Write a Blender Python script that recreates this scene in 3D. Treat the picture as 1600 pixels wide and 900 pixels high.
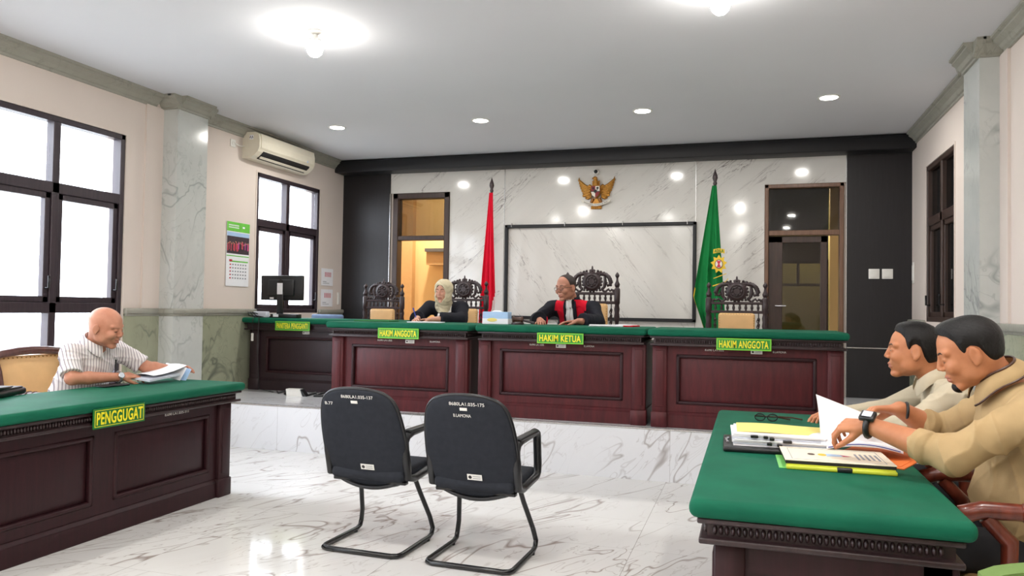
import bpy, bmesh, math, random
import numpy as np
from mathutils import Vector, Matrix
PI = math.pi
random.seed(7)
for o in list(bpy.data.objects):
    bpy.data.objects.remove(o)
SC = bpy.context.scene
COL = SC.collection

# ------------------------------------------------------------------ camera
def cam_axes(yaw, pitch, roll):
    f = Vector((math.sin(yaw)*math.cos(pitch), math.cos(yaw)*math.cos(pitch), math.sin(pitch)))
    r = Vector((math.cos(yaw), -math.sin(yaw), 0)); u = r.cross(f)
    return r*math.cos(roll)+u*math.sin(roll), -r*math.sin(roll)+u*math.cos(roll), f
CAM_H = 1.4
r_, u_, f_ = cam_axes(-0.303242, 0.0266336, 0.0157141)
cd = bpy.data.cameras.new('camera'); cam = bpy.data.objects.new('camera', cd); COL.objects.link(cam)
cd.sensor_width = 36; cd.lens = 1191.77/1600*36; cd.clip_start = .05; cd.clip_end = 100
m = Matrix((r_, u_, -f_)).transposed().to_4x4(); m.translation = Vector((0, 0, CAM_H)); cam.matrix_world = m
SC.camera = cam

# ------------------------------------------------------------------ world, exposure
SC.view_settings.view_transform = 'Standard'; SC.view_settings.look = 'None'
SC.view_settings.gamma = 1; SC.view_settings.use_curve_mapping = False
SC.view_settings.exposure = 0.32
W = bpy.data.worlds.new('world'); SC.world = W; W.use_nodes = True
bg = W.node_tree.nodes['Background']; bg.inputs[0].default_value = (.93, .96, 1, 1); bg.inputs[1].default_value = 9.0
DOWNLIGHT_W, BULB_E, REAR_W = 15, 110, 22

# ------------------------------------------------------------------ dimensions
XL, XR, YB, YF, H = -5.55, 1.75, 9.66, -2.6, 3.426
PY, PZ = 6.37, .43            # platform front and height
DZ = 1.346                    # dado rail height
BW = 9.36+.06                 # valance front
TILE = .62

# ------------------------------------------------------------------ node helpers
def lin(c):
    return tuple(((x/255)/12.92 if x/255 <= .04045 else ((x/255+.055)/1.055)**2.4) for x in c)+(1,)
class NT:
    def __init__(s, name):
        s.m = bpy.data.materials.new(name); s.m.use_nodes = True; s.t = s.m.node_tree
        s.b = s.t.nodes['Principled BSDF']; s.out = s.t.nodes['Material Output']
    def n(s, typ, **kw):
        nd = s.t.nodes.new(typ)
        for k, v in kw.items(): setattr(nd, k, v)
        return nd
    def l(s, a, b): s.t.links.new(a, b)
    def math(s, op, a, b=None, c=None, clamp=False):
        nd = s.n('ShaderNodeMath', operation=op, use_clamp=clamp)
        for i, v in enumerate((a, b, c)):
            if v is None: continue
            if isinstance(v, (int, float)): nd.inputs[i].default_value = v
            else: s.l(v, nd.inputs[i])
        return nd.outputs[0]
    def coord(s, rot=(0, 0, 0), scale=(1, 1, 1), src=None):
        if src is None: src = s.n('ShaderNodeTexCoord').outputs['Object']
        mp = s.n('ShaderNodeMapping'); mp.inputs['Rotation'].default_value = rot; s.l(src, mp.inputs[0])
        mq = s.n('ShaderNodeMapping'); mq.inputs['Scale'].default_value = scale; s.l(mp.outputs[0], mq.inputs[0]); return mq.outputs[0]
    def noise(s, vec, scale, detail=3, rough=.5, dist=0):
        nd = s.n('ShaderNodeTexNoise'); nd.inputs['Scale'].default_value = scale
        nd.inputs['Detail'].default_value = detail; nd.inputs['Roughness'].default_value = rough
        nd.inputs['Distortion'].default_value = dist
        s.l(vec, nd.inputs['Vector']); return nd.outputs['Fac']
    def ramp(s, fac, stops):
        nd = s.n('ShaderNodeValToRGB'); e = nd.color_ramp.elements
        while len(e) < len(stops): e.new(.5)
        for el, (p, c) in zip(e, stops):
            el.position = p; el.color = c if len(c) == 4 else tuple(c)+(1,)
        s.l(fac, nd.inputs[0]); return nd.outputs[0]
    def mix(s, fac, a, b):
        nd = s.n('ShaderNodeMix', data_type='RGBA')
        for sock, v in ((nd.inputs[0], fac), (nd.inputs[6], a), (nd.inputs[7], b)):
            if isinstance(v, (int, float)): sock.default_value = v
            elif isinstance(v, tuple): sock.default_value = v
            else: s.l(v, sock)
        return nd.outputs[2]
    def col(s, v):
        if isinstance(v, tuple): s.b.inputs['Base Color'].default_value = v
        else: s.l(v, s.b.inputs['Base Color'])
    def bump(s, h, strength=.3, dist=.01):
        nd = s.n('ShaderNodeBump'); nd.inputs['Strength'].default_value = strength; nd.inputs['Distance'].default_value = dist
        s.l(h, nd.inputs['Height']); s.l(nd.outputs[0], s.b.inputs['Normal'])
    def set(s, rough=.5, metal=0, spec=.5, coat=0, sheen=0):
        s.b.inputs['Roughness'].default_value = rough; s.b.inputs['Metallic'].default_value = metal
        s.b.inputs['Specular IOR Level'].default_value = spec; s.b.inputs['Coat Weight'].default_value = coat
        s.b.inputs['Sheen Weight'].default_value = sheen
M = {}
VROT = -1.13
def plain(name, c, rough=.5, metal=0, spec=.5, var=.08, scale=20, coat=0, bump=0, bscale=200, sheen=0):
    t = NT(name); a = lin(c); v = t.noise(t.coord(), scale, 3)
    d = tuple(x*(1-var) for x in a[:3])+(1,); b = tuple(min(1, x*(1+var)) for x in a[:3])+(1,)
    t.col(t.ramp(v, [(.3, d), (.7, b)])); t.set(rough, metal, spec, coat, sheen)
    if bump: t.bump(t.noise(t.coord(), bscale, 2), bump, .003)
    M[name] = t.m; return t.m
def emit(name, c, s):
    t = NT(name); t.col(lin(c)); t.b.inputs['Emission Color'].default_value = lin(c); t.b.inputs['Emission Strength'].default_value = s
    M[name] = t.m
def veins(t, vec, scale, width, warp=1.0, detail=3):
    v = t.noise(vec, scale, detail, .55, warp)
    a = t.math('ABSOLUTE', t.math('SUBTRACT', v, .5))
    return t.math('SUBTRACT', 1, t.math('DIVIDE', a, width), clamp=True)
def marble(name, base, base2, vein, scale=1.2, width=.012, rot=(0, 0, .6), stretch=(1, 2.2, 1), amt=.8, rough=.12, tile=None, cloud=2, fine=.4, coat=0, joint=None, mask=.45):
    t = NT(name); src = t.n('ShaderNodeTexCoord').outputs['Object']; vec = src
    if tile:
        dv = t.n('ShaderNodeVectorMath', operation='DIVIDE'); t.l(src, dv.inputs[0]); dv.inputs[1].default_value = tile[0]
        ad = t.n('ShaderNodeVectorMath', operation='ADD'); t.l(dv.outputs[0], ad.inputs[0]); ad.inputs[1].default_value = tile[1]
        fl = t.n('ShaderNodeVectorMath', operation='FLOOR'); t.l(ad.outputs[0], fl.inputs[0])
        wn = t.n('ShaderNodeTexWhiteNoise', noise_dimensions='3D'); t.l(fl.outputs[0], wn.inputs[0])
        ms = t.n('ShaderNodeVectorMath', operation='MULTIPLY_ADD'); t.l(wn.outputs['Color'], ms.inputs[0]); ms.inputs[1].default_value = (9, 9, 9); t.l(src, ms.inputs[2])
        vec = ms.outputs[0]
        fr = t.n('ShaderNodeVectorMath', operation='FRACTION'); t.l(ad.outputs[0], fr.inputs[0])
        sp = t.n('ShaderNodeSeparateXYZ'); t.l(fr.outputs[0], sp.inputs[0])
    v = t.coord(rot, stretch, vec)
    big = veins(t, v, scale, width, .6); fin = t.math('MULTIPLY', veins(t, v, scale*2.7, width*1.1, 1.0), fine)
    mk = t.math('MULTIPLY_ADD', t.noise(v, scale*.9, 2), 5, -5*mask, clamp=True)
    f = t.math('MULTIPLY', t.math('MULTIPLY', t.math('MAXIMUM', big, fin), mk), amt, clamp=True)
    c = t.mix(t.noise(v, cloud, 4, .6), lin(base), lin(base2))
    c = t.mix(f, c, lin(vein))
    if tile:
        j = None
        for ax in tile[2]:
            e = t.math('LESS_THAN', sp.outputs[ax], .004 if joint is None else joint); j = e if j is None else t.math('MAXIMUM', j, e)
        c = t.mix(t.math('MULTIPLY', j, .6), c, lin((120, 112, 104)))
    t.col(c); t.set(rough, coat=coat); M[name] = t.m
marble('floor_tile', (230, 229, 227), (219, 217, 214), (146, 132, 124), 1.5, .011, (0, 0, VROT), (.45, 1.5, 1), .9, .08, ((TILE*2, TILE, TILE), (.524, .72, 0), 'XY'), mask=.30, fine=.55, joint=.003)
marble('platform_tile', (228, 229, 232), (218, 219, 222), (150, 142, 140), 1.5, .015, (0, .9, 0), (.6, 1, 1.7), .8, .13, ((1.24, 50, 50), (.5, .5, .5), 'X'), mask=.36, fine=.45, joint=.002)
marble('wall_marble_up', (222, 219, 213), (212, 209, 203), (104, 92, 90), 1.3, .013, (0, .68, 0), (.7, 1, 6.0), .95, .10, mask=.50, fine=.9)
marble('wall_marble_down', (222, 219, 213), (212, 209, 203), (104, 92, 90), 1.3, .013, (0, -.95, 0), (.7, 1, 6.0), .95, .12, mask=.50, fine=.9)
marble('dado_marble', (168, 170, 146), (146, 150, 128), (84, 90, 84), 1.5, .022, (0, .3, .4), (1.3, 1.3, 1), .85, .18, cloud=5, fine=.5, mask=.38)
marble('column_marble', (206, 208, 204), (182, 186, 182), (128, 134, 132), 1.4, .022, (.4, .3, .4), (1.4, 1.4, 1), .7, .16, cloud=3, fine=.5, mask=.4)
marble('crown_stone', (164, 163, 152), (146, 145, 134), (112, 116, 104), 5, .03, (0, 0, 0), (1, 1, 1), .5, .45, cloud=9)
def wood(name, c1, c2, rough=.35, rot=(0, 0, 0), stretch=(14, 14, 1), scale=3, spec=.5, coat=0):
    t = NT(name); v = t.coord(rot, stretch)
    t.col(t.ramp(t.noise(v, scale, 5, .6, .4), [(.3, lin(c1)), (.7, lin(c2))])); t.set(rough, spec=spec, coat=coat); M[name] = t.m
wood('mahogany', (66, 25, 29), (88, 34, 38), .45, stretch=(9, 9, 1.2), spec=.3)
wood('mahogany_dark_shaded', (38, 17, 21), (52, 23, 28), .45, spec=.3)  # dark mouldings; on the counsel desks it also stands in for shade
wood('mahogany_black', (36, 20, 26), (46, 26, 32), .45)
wood('dark_carved', (36, 24, 27), (54, 36, 38), .38)
wood('red_wood', (84, 34, 24), (122, 54, 38), .28, coat=.3)
wood('chair_wood', (66, 36, 32), (92, 54, 46), .3, coat=.2)
wood('black_panel', (20, 18, 21), (29, 26, 30), .42)
wood('window_wood', (44, 36, 44), (62, 50, 56), .4)
wood('door_wood', (50, 38, 34), (72, 52, 44), .4)
wood('bronze_frame', (104, 74, 56), (128, 94, 72), .35)
plain('wall_paint', (221, 209, 200), .75, var=.02, scale=2, spec=.25)
plain('ceiling_paint', (214, 215, 219), .85, var=.015, scale=1, spec=.2)
plain('valance_black', (15, 16, 21), .5, var=.1, scale=4)
def felt():
    t = NT('green_felt'); v = t.noise(t.coord(), 6, 3)
    t.col(t.ramp(v, [(.3, lin((14, 88, 66))), (.7, lin((18, 98, 73)))])); t.set(.65, spec=.14)
    t.bump(t.noise(t.coord(), 600, 2), .25, .002); M['green_felt'] = t.m
felt()
plain('outside_concrete', (176, 176, 172), .9)
plain('black_fabric', (40, 43, 50), .85, var=.12, scale=30, spec=.25, bump=.3, bscale=500)
plain('black_plastic', (26, 27, 30), .35, var=.1)
plain('black_metal', (16, 16, 19), .25, var=.1, spec=.6)
plain('cream_leather', (212, 170, 116), .5, var=.07, scale=8, bump=.2, bscale=120)
plain('brass_nail', (150, 110, 50), .3, metal=.9)
plain('gold', (186, 132, 56), .38, metal=.55, var=.2, scale=40)
plain('gold_dark', (140, 90, 36), .4, metal=.4, var=.2, scale=40)
plain('metal_strip', (200, 200, 200), .25, metal=.9)
plain('white_plastic', (232, 230, 224), .4, var=.02)
plain('ac_plastic', (226, 219, 200), .4, var=.02)
plain('dark_gap', (28, 26, 26), .6)
plain('paper', (238, 238, 242), .8, var=.02)
plain('cream_paper', (236, 224, 204), .8, var=.01)
plain('paper_gray', (204, 208, 220), .8, var=.04)
plain('yellow_paper', (244, 224, 130), .8, var=.02)
plain('orange_paper', (244, 130, 62), .75, var=.02)
plain('green_plastic', (124, 208, 110), .35, var=.03)
plain('lime_plastic', (198, 206, 60), .3, var=.03)
plain('sign_green', (46, 142, 52), .4, var=.03)
plain('sign_green_dark', (28, 112, 48), .4, var=.03)
plain('sign_lime', (120, 200, 60), .4, var=.03)
plain('sign_yellow', (240, 226, 40), .45, var=.02)
plain('red_cloth', (204, 20, 44), .85, var=.12, scale=3, spec=.2)
plain('flag_red', (212, 22, 52), .8, var=.1, scale=3, spec=.2)
plain('white_cloth', (232, 230, 228), .85, var=.04, spec=.2)
plain('flag_green', (18, 116, 58), .75, var=.12, scale=3, spec=.2)
plain('flag_gold', (222, 184, 50), .7, var=.05)
plain('black_cloth', (22, 23, 32), .8, var=.15, spec=.25)
plain('hijab_cloth', (204, 192, 162), .85, var=.06, spec=.2, scale=60)
plain('shirt_cream', (196, 184, 160), .85, var=.03, spec=.2, bump=.25, bscale=500)
plain('shirt_khaki', (176, 150, 110), .85, var=.04, spec=.2, bump=.25, bscale=500)
plain('trousers_dark', (36, 36, 42), .85)
plain('hair', (14, 12, 13), .42, var=.4, scale=150, spec=.3, bump=.5, bscale=420)
plain('hair_short', (50, 38, 35), .7, var=.3, scale=200)
plain('scalp_tone', (112, 82, 70), .6, var=.1)  # brown scalp tone with slight random variation
plain('lips', (172, 108, 90), .45)
plain('eye_white', (225, 220, 215), .2, var=.02)
plain('iris', (28, 18, 14), .15)
plain('brown_leather', (70, 42, 30), .45)
plain('steel', (190, 190, 192), .25, metal=.9)
plain('light_blue', (170, 200, 235), .5, var=.03)
plain('blue_plastic', (40, 60, 150), .35)
plain('gray_blue', (96, 118, 150), .6)
plain('calendar_green', (110, 196, 74), .6)
plain('photo_red', (196, 74, 92), .6, var=.3, scale=120)
plain('photo_magenta', (196, 80, 158), .6, var=.2, scale=90)
plain('photo_dark', (66, 54, 62), .6, var=.3, scale=90)
plain('ink_gray', (140, 142, 150), .8)
plain('ink_red', (190, 50, 70), .8)
plain('yellow_wall', (232, 192, 126), .8, var=.03, scale=1)
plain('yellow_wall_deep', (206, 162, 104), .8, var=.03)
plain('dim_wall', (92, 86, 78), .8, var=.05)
plain('olive_wall', (150, 142, 84), .8, var=.05)
plain('cloth_green', (96, 122, 60), .85, var=.06, bump=.3)
plain('shield_red', (132, 24, 34), .5); plain('shield_black', (28, 22, 24), .5); plain('shield_white', (226, 220, 208), .5)
def skin(name, c, c2):
    t = NT(name); t.col(t.ramp(t.noise(t.coord(), 14, 4), [(.3, lin(c)), (.7, lin(c2))])); t.set(.48, spec=.4)
    t.b.inputs['Subsurface Weight'].default_value = .08; t.b.inputs['Subsurface Scale'].default_value = .02
    t.b.inputs['Subsurface Radius'].default_value = (1, .35, .2)
    t.bump(t.noise(t.coord(), 260, 2), .12, .002); M[name] = t.m
skin('skin_a', (186, 124, 98), (206, 146, 120)); skin('skin_b', (176, 112, 76), (198, 134, 96))
skin('skin_c', (172, 116, 94), (192, 136, 112)); skin('skin_w', (200, 146, 122), (216, 166, 142))
def striped():
    t = NT('striped_shirt'); tc = t.n('ShaderNodeTexCoord').outputs['Object']; sp = t.n('ShaderNodeSeparateXYZ'); t.l(tc, sp.inputs[0])
    n = t.noise(tc, 3, 2)
    s = t.math('ADD', t.math('MULTIPLY', sp.outputs[1], 46), t.math('MULTIPLY', sp.outputs[0], 26)); s = t.math('ADD', s, t.math('MULTIPLY', n, 2.2))
    f = t.math('FRACT', s); a = t.math('LESS_THAN', f, .28)
    t.col(t.mix(t.math('MULTIPLY', a, .75), lin((232, 226, 226)), lin((118, 104, 116)))); t.set(.85, spec=.2); M['striped_shirt'] = t.m
striped()
def glass(name, tint, gloss=.12):
    t = NT(name); t.t.nodes.remove(t.b)
    tr = t.n('ShaderNodeBsdfTransparent'); tr.inputs[0].default_value = tint
    gl = t.n('ShaderNodeBsdfGlossy'); gl.inputs['Roughness'].default_value = .03
    lw = t.n('ShaderNodeLayerWeight'); lw.inputs[0].default_value = .5
    mx = t.n('ShaderNodeMixShader'); f = t.math('MULTIPLY_ADD', t.math('POWER', lw.outputs['Facing'], 5.0), .8, .05, clamp=True)
    t.l(f, mx.inputs[0]); t.l(tr.outputs[0], mx.inputs[1]); t.l(gl.outputs[0], mx.inputs[2]); t.l(mx.outputs[0], t.out.inputs[0]); M[name] = t.m
glass('window_glass', (.95, .97, 1, 1)); glass('tinted_glass', (.42, .41, .38, 1), .2); glass('clear_lens', (.9, .9, .9, 1)); glass('dark_glass', (.10, .10, .10, 1), .15)
emit('lamp_face', (255, 253, 248), 22); emit('bulb_face', (255, 250, 242), BULB_E)

# ------------------------------------------------------------------ mesh builder
class MB:
    def __init__(s): s.v = []; s.f = []; s.mi = []; s.sm = []
    def add(s, vs, fs, mi=0, smooth=False, T=None):
        b = len(s.v)
        for p in vs:
            p = Vector(p); s.v.append(tuple(T @ p) if T else tuple(p))
        for f in fs: s.f.append([b+i for i in f]); s.mi.append(mi); s.sm.append(smooth)
        return s
    def box(s, c, d, bev=0, seg=2, mi=0, T=None, smooth=None):
        bm = bmesh.new(); bmesh.ops.create_cube(bm, size=1)
        bmesh.ops.scale(bm, vec=d, verts=bm.verts)
        if bev: bmesh.ops.bevel(bm, geom=bm.edges[:], offset=min(bev, min(d)*.49), segments=seg, profile=.5, affect='EDGES')
        bmesh.ops.translate(bm, vec=c, verts=bm.verts)
        bm.verts.ensure_lookup_table()
        s.add([v.co[:] for v in bm.verts], [[v.index for v in f.verts] for f in bm.faces], mi, bool(bev) and seg > 1 if smooth is None else smooth, T); bm.free(); return s
    def box2(s, a, b, bev=0, seg=2, mi=0, T=None):
        c = [(x+y)/2 for x, y in zip(a, b)]; d = [abs(y-x) for x, y in zip(a, b)]
        return s.box(c, d, bev, seg, mi, T)
    def tube(s, pts, r, n=10, mi=0, closed=False, T=None, caps=True, flat=None):
        pts = [Vector(p) for p in pts]; N = len(pts); rs = r if isinstance(r, (list, tuple)) else [r]*N
        vs = []; fs = []; up = None
        for i, p in enumerate(pts):
            a = pts[(i-1) % N] if (closed or i > 0) else p; b = pts[(i+1) % N] if (closed or i < N-1) else p
            t = (b-a).normalized()
            if up is None:
                up = Vector((0, 0, 1)) if abs(t.z) < .9 else Vector((1, 0, 0))
            up = (up - t*up.dot(t)).normalized(); sd = t.cross(up)
            for k in range(n):
                an = 2*PI*k/n; w = flat if flat else 1
                vs.append(p + up*math.cos(an)*rs[i] + sd*math.sin(an)*rs[i]*w)
        for i in range(N if closed else N-1):
            for k in range(n):
                j = (i+1) % N; fs.append((i*n+k, i*n+(k+1) % n, j*n+(k+1) % n, j*n+k))
        if caps and not closed: fs.append(tuple(range(n))[::-1]); fs.append(tuple((N-1)*n+k for k in range(n)))
        return s.add(vs, fs, mi, True, T)
    def lathe(s, prof, n=20, c=(0, 0, 0), axis='Z', mi=0, T=None):
        vs = []; fs = []
        for r, z in prof:
            for k in range(n):
                a = 2*PI*k/n; p = (r*math.cos(a), r*math.sin(a), z)
                if axis == 'Y': p = (p[0], p[2], p[1])
                if axis == 'X': p = (p[2], p[0], p[1])
                vs.append((p[0]+c[0], p[1]+c[1], p[2]+c[2]))
        for i in range(len(prof)-1):
            for k in range(n):
                fs.append((i*n+k, i*n+(k+1) % n, (i+1)*n+(k+1) % n, (i+1)*n+k))
        fs.append(tuple(range(n))[::-1]); fs.append(tuple((len(prof)-1)*n+k for k in range(n)))
        return s.add(vs, fs, mi, True, T)
    def ball(s, c, r, n=14, m_=9, mi=0, T=None):
        if isinstance(r, (int, float)): r = (r, r, r)
        vs = [(c[0], c[1], c[2]-r[2])]; fs = []
        for i in range(1, m_):
            ph = -PI/2+PI*i/m_
            for k in range(n): a = 2*PI*k/n; vs.append((c[0]+r[0]*math.cos(ph)*math.cos(a), c[1]+r[1]*math.cos(ph)*math.sin(a), c[2]+r[2]*math.sin(ph)))
        vs.append((c[0], c[1], c[2]+r[2])); L = len(vs)-1
        for k in range(n):
            fs.append((0, 1+(k+1) % n, 1+k)); fs.append((L, L-n+k, L-n+(k+1) % n))
            for i in range(m_-2): fs.append((1+i*n+k, 1+i*n+(k+1) % n, 1+(i+1)*n+(k+1) % n, 1+(i+1)*n+k))
        return s.add(vs, fs, mi, True, T)
    def prism(s, poly, y0, y1, mi=0, T=None, plane='XZ'):
        n = len(poly)
        def mk(p, y):
            return {'XZ': (p[0], y, p[1]), 'XY': (p[0], p[1], y), 'YZ': (y, p[0], p[1])}[plane]
        vs = [mk(p, y0) for p in poly]+[mk(p, y1) for p in poly]
        fs = [tuple(range(n)), tuple(range(n, 2*n))[::-1]]+[(i, (i+1) % n, n+(i+1) % n, n+i)[::-1] for i in range(n)]
        return s.add(vs, fs, mi, False, T)
    def grid(s, fn, nu, nv, mi=0, T=None, thick=0):
        vs = [fn(i/(nu-1), j/(nv-1)) for j in range(nv) for i in range(nu)]
        fs = [(j*nu+i, j*nu+i+1, (j+1)*nu+i+1, (j+1)*nu+i) for j in range(nv-1) for i in range(nu-1)]
        if thick:
            L = len(vs); d = Vector(thick); vs += [tuple(Vector(p)+d) for p in vs]; fs += [tuple(x+L for x in f)[::-1] for f in fs]
            rim = [i for i in range(nu)]+[j*nu+nu-1 for j in range(1, nv)]+[(nv-1)*nu+i for i in range(nu-2, -1, -1)]+[j*nu for j in range(nv-2, 0, -1)]
            for a, b in zip(rim, rim[1:]+rim[:1]): fs.append((a, a+L, b+L, b))
        return s.add(vs, fs, mi, True, T)
def obj(name, mb, mats, parent=None, loc=None, rot=None, recalc=True):
    me = bpy.data.meshes.new(name); me.from_pydata(mb.v, [], mb.f)
    if recalc:
        bm = bmesh.new(); bm.from_mesh(me); bmesh.ops.recalc_face_normals(bm, faces=bm.faces); bm.to_mesh(me); bm.free()
    mats = mats if isinstance(mats, (list, tuple)) else [mats]
    for x in mats: me.materials.append(M[x])
    me.polygons.foreach_set('material_index', mb.mi); me.polygons.foreach_set('use_smooth', mb.sm); me.update()
    if any(mb.sm):
        try: me.set_sharp_from_angle(angle=math.radians(50))
        except Exception: pass
    o = bpy.data.objects.new(name, me); COL.objects.link(o)
    if parent: o.parent = parent
    if loc: o.location = loc
    if rot: o.rotation_euler = rot
    return o
def tag(o, label, cat, group=None, kind=None):
    o['label'] = label; o['category'] = cat
    if group: o['group'] = group
    if kind: o['kind'] = kind
    return o
def thing(name, label, cat, loc=(0, 0, 0), rz=0, group=None):
    o = bpy.data.objects.new(name, None); COL.objects.link(o); o.location = loc; o.rotation_euler = (0, 0, rz)
    return tag(o, label, cat, group)
def struct(name, mb, mat, parent=None):
    o = obj(name, mb, mat, parent)
    if not parent: o['kind'] = 'structure'
    return o
def dup(root, loc, rz, label, sc=None):
    r = root.copy(); COL.objects.link(r); r.location = loc; r.rotation_euler = (0, 0, rz); r['label'] = label
    if sc: r.scale = sc
    for ch in list(root.children):
        c = ch.copy(); COL.objects.link(c); c.parent = r
        for g in list(ch.children):
            d = g.copy(); COL.objects.link(d); d.parent = c
    return r
def text_mesh(txt, w, h, depth=.002, bold=0.0):
    cu = bpy.data.curves.new('t', 'FONT'); cu.body = txt; cu.size = 1; cu.extrude = .01; cu.space_character = 1.0+3.2*bold; cu.offset = bold; cu.resolution_u = 3
    o = bpy.data.objects.new('t', cu); COL.objects.link(o)
    me = bpy.data.meshes.new_from_object(o.evaluated_get(bpy.context.evaluated_depsgraph_get()))
    vs = [v.co.copy() for v in me.vertices]; fs = [list(p.vertices) for p in me.polygons]
    bpy.data.objects.remove(o); bpy.data.curves.remove(cu); bpy.data.meshes.remove(me)
    x0 = min(v.x for v in vs); x1 = max(v.x for v in vs); y0 = min(v.y for v in vs); y1 = max(v.y for v in vs)
    vs = [((v.x-(x0+x1)/2)/(x1-x0)*w, (-.5 if v.z > 0 else .5)*depth, (v.y-(y0+y1)/2)/(y1-y0)*h) for v in vs]   # faces -y
    mb = MB(); mb.add(vs, fs); return mb
def tmb(mb, T): mb.v = [tuple(T @ Vector(p)) for p in mb.v]; return mb
TR = Matrix.Translation
def RZ(a): return Matrix.Rotation(a, 4, 'Z')
def RX(a): return Matrix.Rotation(a, 4, 'X')
def RY(a): return Matrix.Rotation(a, 4, 'Y')

# ------------------------------------------------------------------ SDF surfaces (organic shapes)
class Fr:
    def __init__(s, c=(0, 0, 0), x=(1, 0, 0), up=(0, 0, 1), sc=1.0):
        x = np.array(x, float); x /= np.linalg.norm(x); up = np.array(up, float)
        z = up-x*(up@x); z /= np.linalg.norm(z); y = np.cross(z, x)
        s.c = np.array(c, float); s.R = np.stack([x, y, z], 1); s.s = sc
    def to(s, P): return ((P-s.c)@s.R)/s.s
    def w(s, p): return s.c+s.R@(np.array(p, float)*s.s)
ID = Fr()
def smin(a, b, k):
    if k <= 0: return np.minimum(a, b)
    h = np.clip(.5+.5*(b-a)/k, 0, 1); return b*(1-h)+a*h-k*h*(1-h)
class SDF:
    def __init__(s): s.p = []
    def cap(s, a, b, ra, rb, k=.01, fr=ID, flat=None, op='add'):
        a = np.array(a, float); b = np.array(b, float); L = b-a; LL = L@L+1e-12
        if flat is not None: fn_ = np.array(flat[0], float); fn_ /= np.linalg.norm(fn_)
        def f(P):
            q = P-a; 
            if flat is not None:
                q = q+np.outer(q@fn_, fn_)*(1/flat[1]-1)
            t = np.clip(q@L/LL, 0, 1); return np.linalg.norm(q-t[:, None]*L, axis=1)-(ra+(rb-ra)*t)
        s.p.append((op, f, fr, k)); return s
    def ell(s, c, r, k=.01, fr=ID, rot=None, op='add'):
        c = np.array(c, float); r = np.array(r, float); Rm = np.array(rot.to_3x3()) if rot is not None else None
        def f(P):
            q = P-c
            if Rm is not None: q = q@Rm
            k0 = np.linalg.norm(q/r, axis=1); k1 = np.linalg.norm(q/(r*r), axis=1)+1e-9
            return np.where(k0 < 1e-6, -r.min(), k0*(k0-1)/k1)
        s.p.append((op, f, fr, k)); return s
    def fn(s, f, op, k=.0, fr=ID): s.p.append((op, f, fr, k)); return s
    def ev(s, P, use=None):
        d = np.full(len(P), 1e3)
        for i, (op, f, fr, k) in enumerate(s.p):
            if use is not None and not use[i]: continue
            v = f(fr.to(P))*fr.s if op != 'disp' else f(fr.to(P)); k = k*fr.s
            if op == 'add': d = smin(d, v, k)
            elif op == 'sub': d = -smin(-d, v, k)
            elif op == 'int': d = -smin(-d, -v, k)
            elif op == 'disp': d = d+v
        return d
    def mesh(s, lo, hi, res):
        B = 12; lo = np.array(lo, float); hi = np.array(hi, float)
        nb = np.ceil((hi-lo)/(res*B)).astype(int); n = nb*B
        V = np.full(n, 1.0, np.float32); rad = B*res*.5*1.733
        bi = np.stack(np.meshgrid(*[np.arange(k) for k in nb], indexing='ij'), -1).reshape(-1, 3)
        cen = lo+(bi+.5)*B*res
        dc = s.ev(cen)
        ds = [(f(fr.to(cen))*fr.s) if op != 'disp' else None for op, f, fr, k in s.p]
        loc = np.stack(np.meshgrid(*[np.arange(B)]*3, indexing='ij'), -1).reshape(-1, 3)
        for q in range(len(bi)):
            i, j, k_ = bi[q]*B
            if abs(dc[q]) > rad*1.7+.02:
                if dc[q] < 0: V[i:i+B, j:j+B, k_:k_+B] = -1
                continue
            use = [True if ds[a] is None or s.p[a][0] == 'int' else ds[a][q] < rad*1.7+.03 for a in range(len(s.p))]
            V[i:i+B, j:j+B, k_:k_+B] = s.ev(lo+(bi[q]*B+loc)*res, use).reshape(B, B, B)
        return nets(V, lo, res)
def nets(V, lo, res):
    S = V < 0; nx, ny, nz = V.shape
    C = np.zeros((nx-1, ny-1, nz-1), np.uint8)
    for dx in (0, 1):
        for dy in (0, 1):
            for dz in (0, 1): C += S[dx:nx-1+dx, dy:ny-1+dy, dz:nz-1+dz]
    act = np.argwhere((C > 0) & (C < 8)); idx = -np.ones(C.shape, np.int32); idx[tuple(act.T)] = np.arange(len(act))
    acc = np.zeros((len(act), 3)); cnt = np.zeros(len(act))
    cr = [(x, y, z) for x in (0, 1) for y in (0, 1) for z in (0, 1)]
    for a in cr:
        for ax in range(3):
            if a[ax]: continue
            b = list(a); b[ax] = 1
            va = V[act[:, 0]+a[0], act[:, 1]+a[1], act[:, 2]+a[2]]; vb = V[act[:, 0]+b[0], act[:, 1]+b[1], act[:, 2]+b[2]]
            mk = (va < 0) != (vb < 0); t = np.where(mk, va/(va-vb+1e-20), 0)
            p = np.tile(np.array(a, float), (len(act), 1)); p[:, ax] = t
            acc += p*mk[:, None]; cnt += mk
    verts = lo+(act+acc/cnt[:, None])*res; faces = []
    for ax in range(3):
        u, v = (ax+1) % 3, (ax+2) % 3
        sl0 = [slice(1, -1)]*3; sl1 = [slice(1, -1)]*3; sl0[ax] = slice(0, -1); sl1[ax] = slice(1, None)
        A = S[tuple(sl0)]; Bb = S[tuple(sl1)]; e = np.argwhere(A != Bb); flip = A[tuple(e.T)]
        off = np.ones(3, int); off[ax] = 0; e = e+off
        q = []
        for du, dv in ((-1, -1), (0, -1), (0, 0), (-1, 0)):
            g = e.copy(); g[:, u] += du; g[:, v] += dv; q.append(idx[tuple(g.T)])
        q = np.stack(q, 1); q[~flip] = q[~flip][:, ::-1]; faces.append(q)
    faces = np.concatenate(faces); faces = faces[(faces >= 0).all(1)]
    return verts, faces
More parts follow.
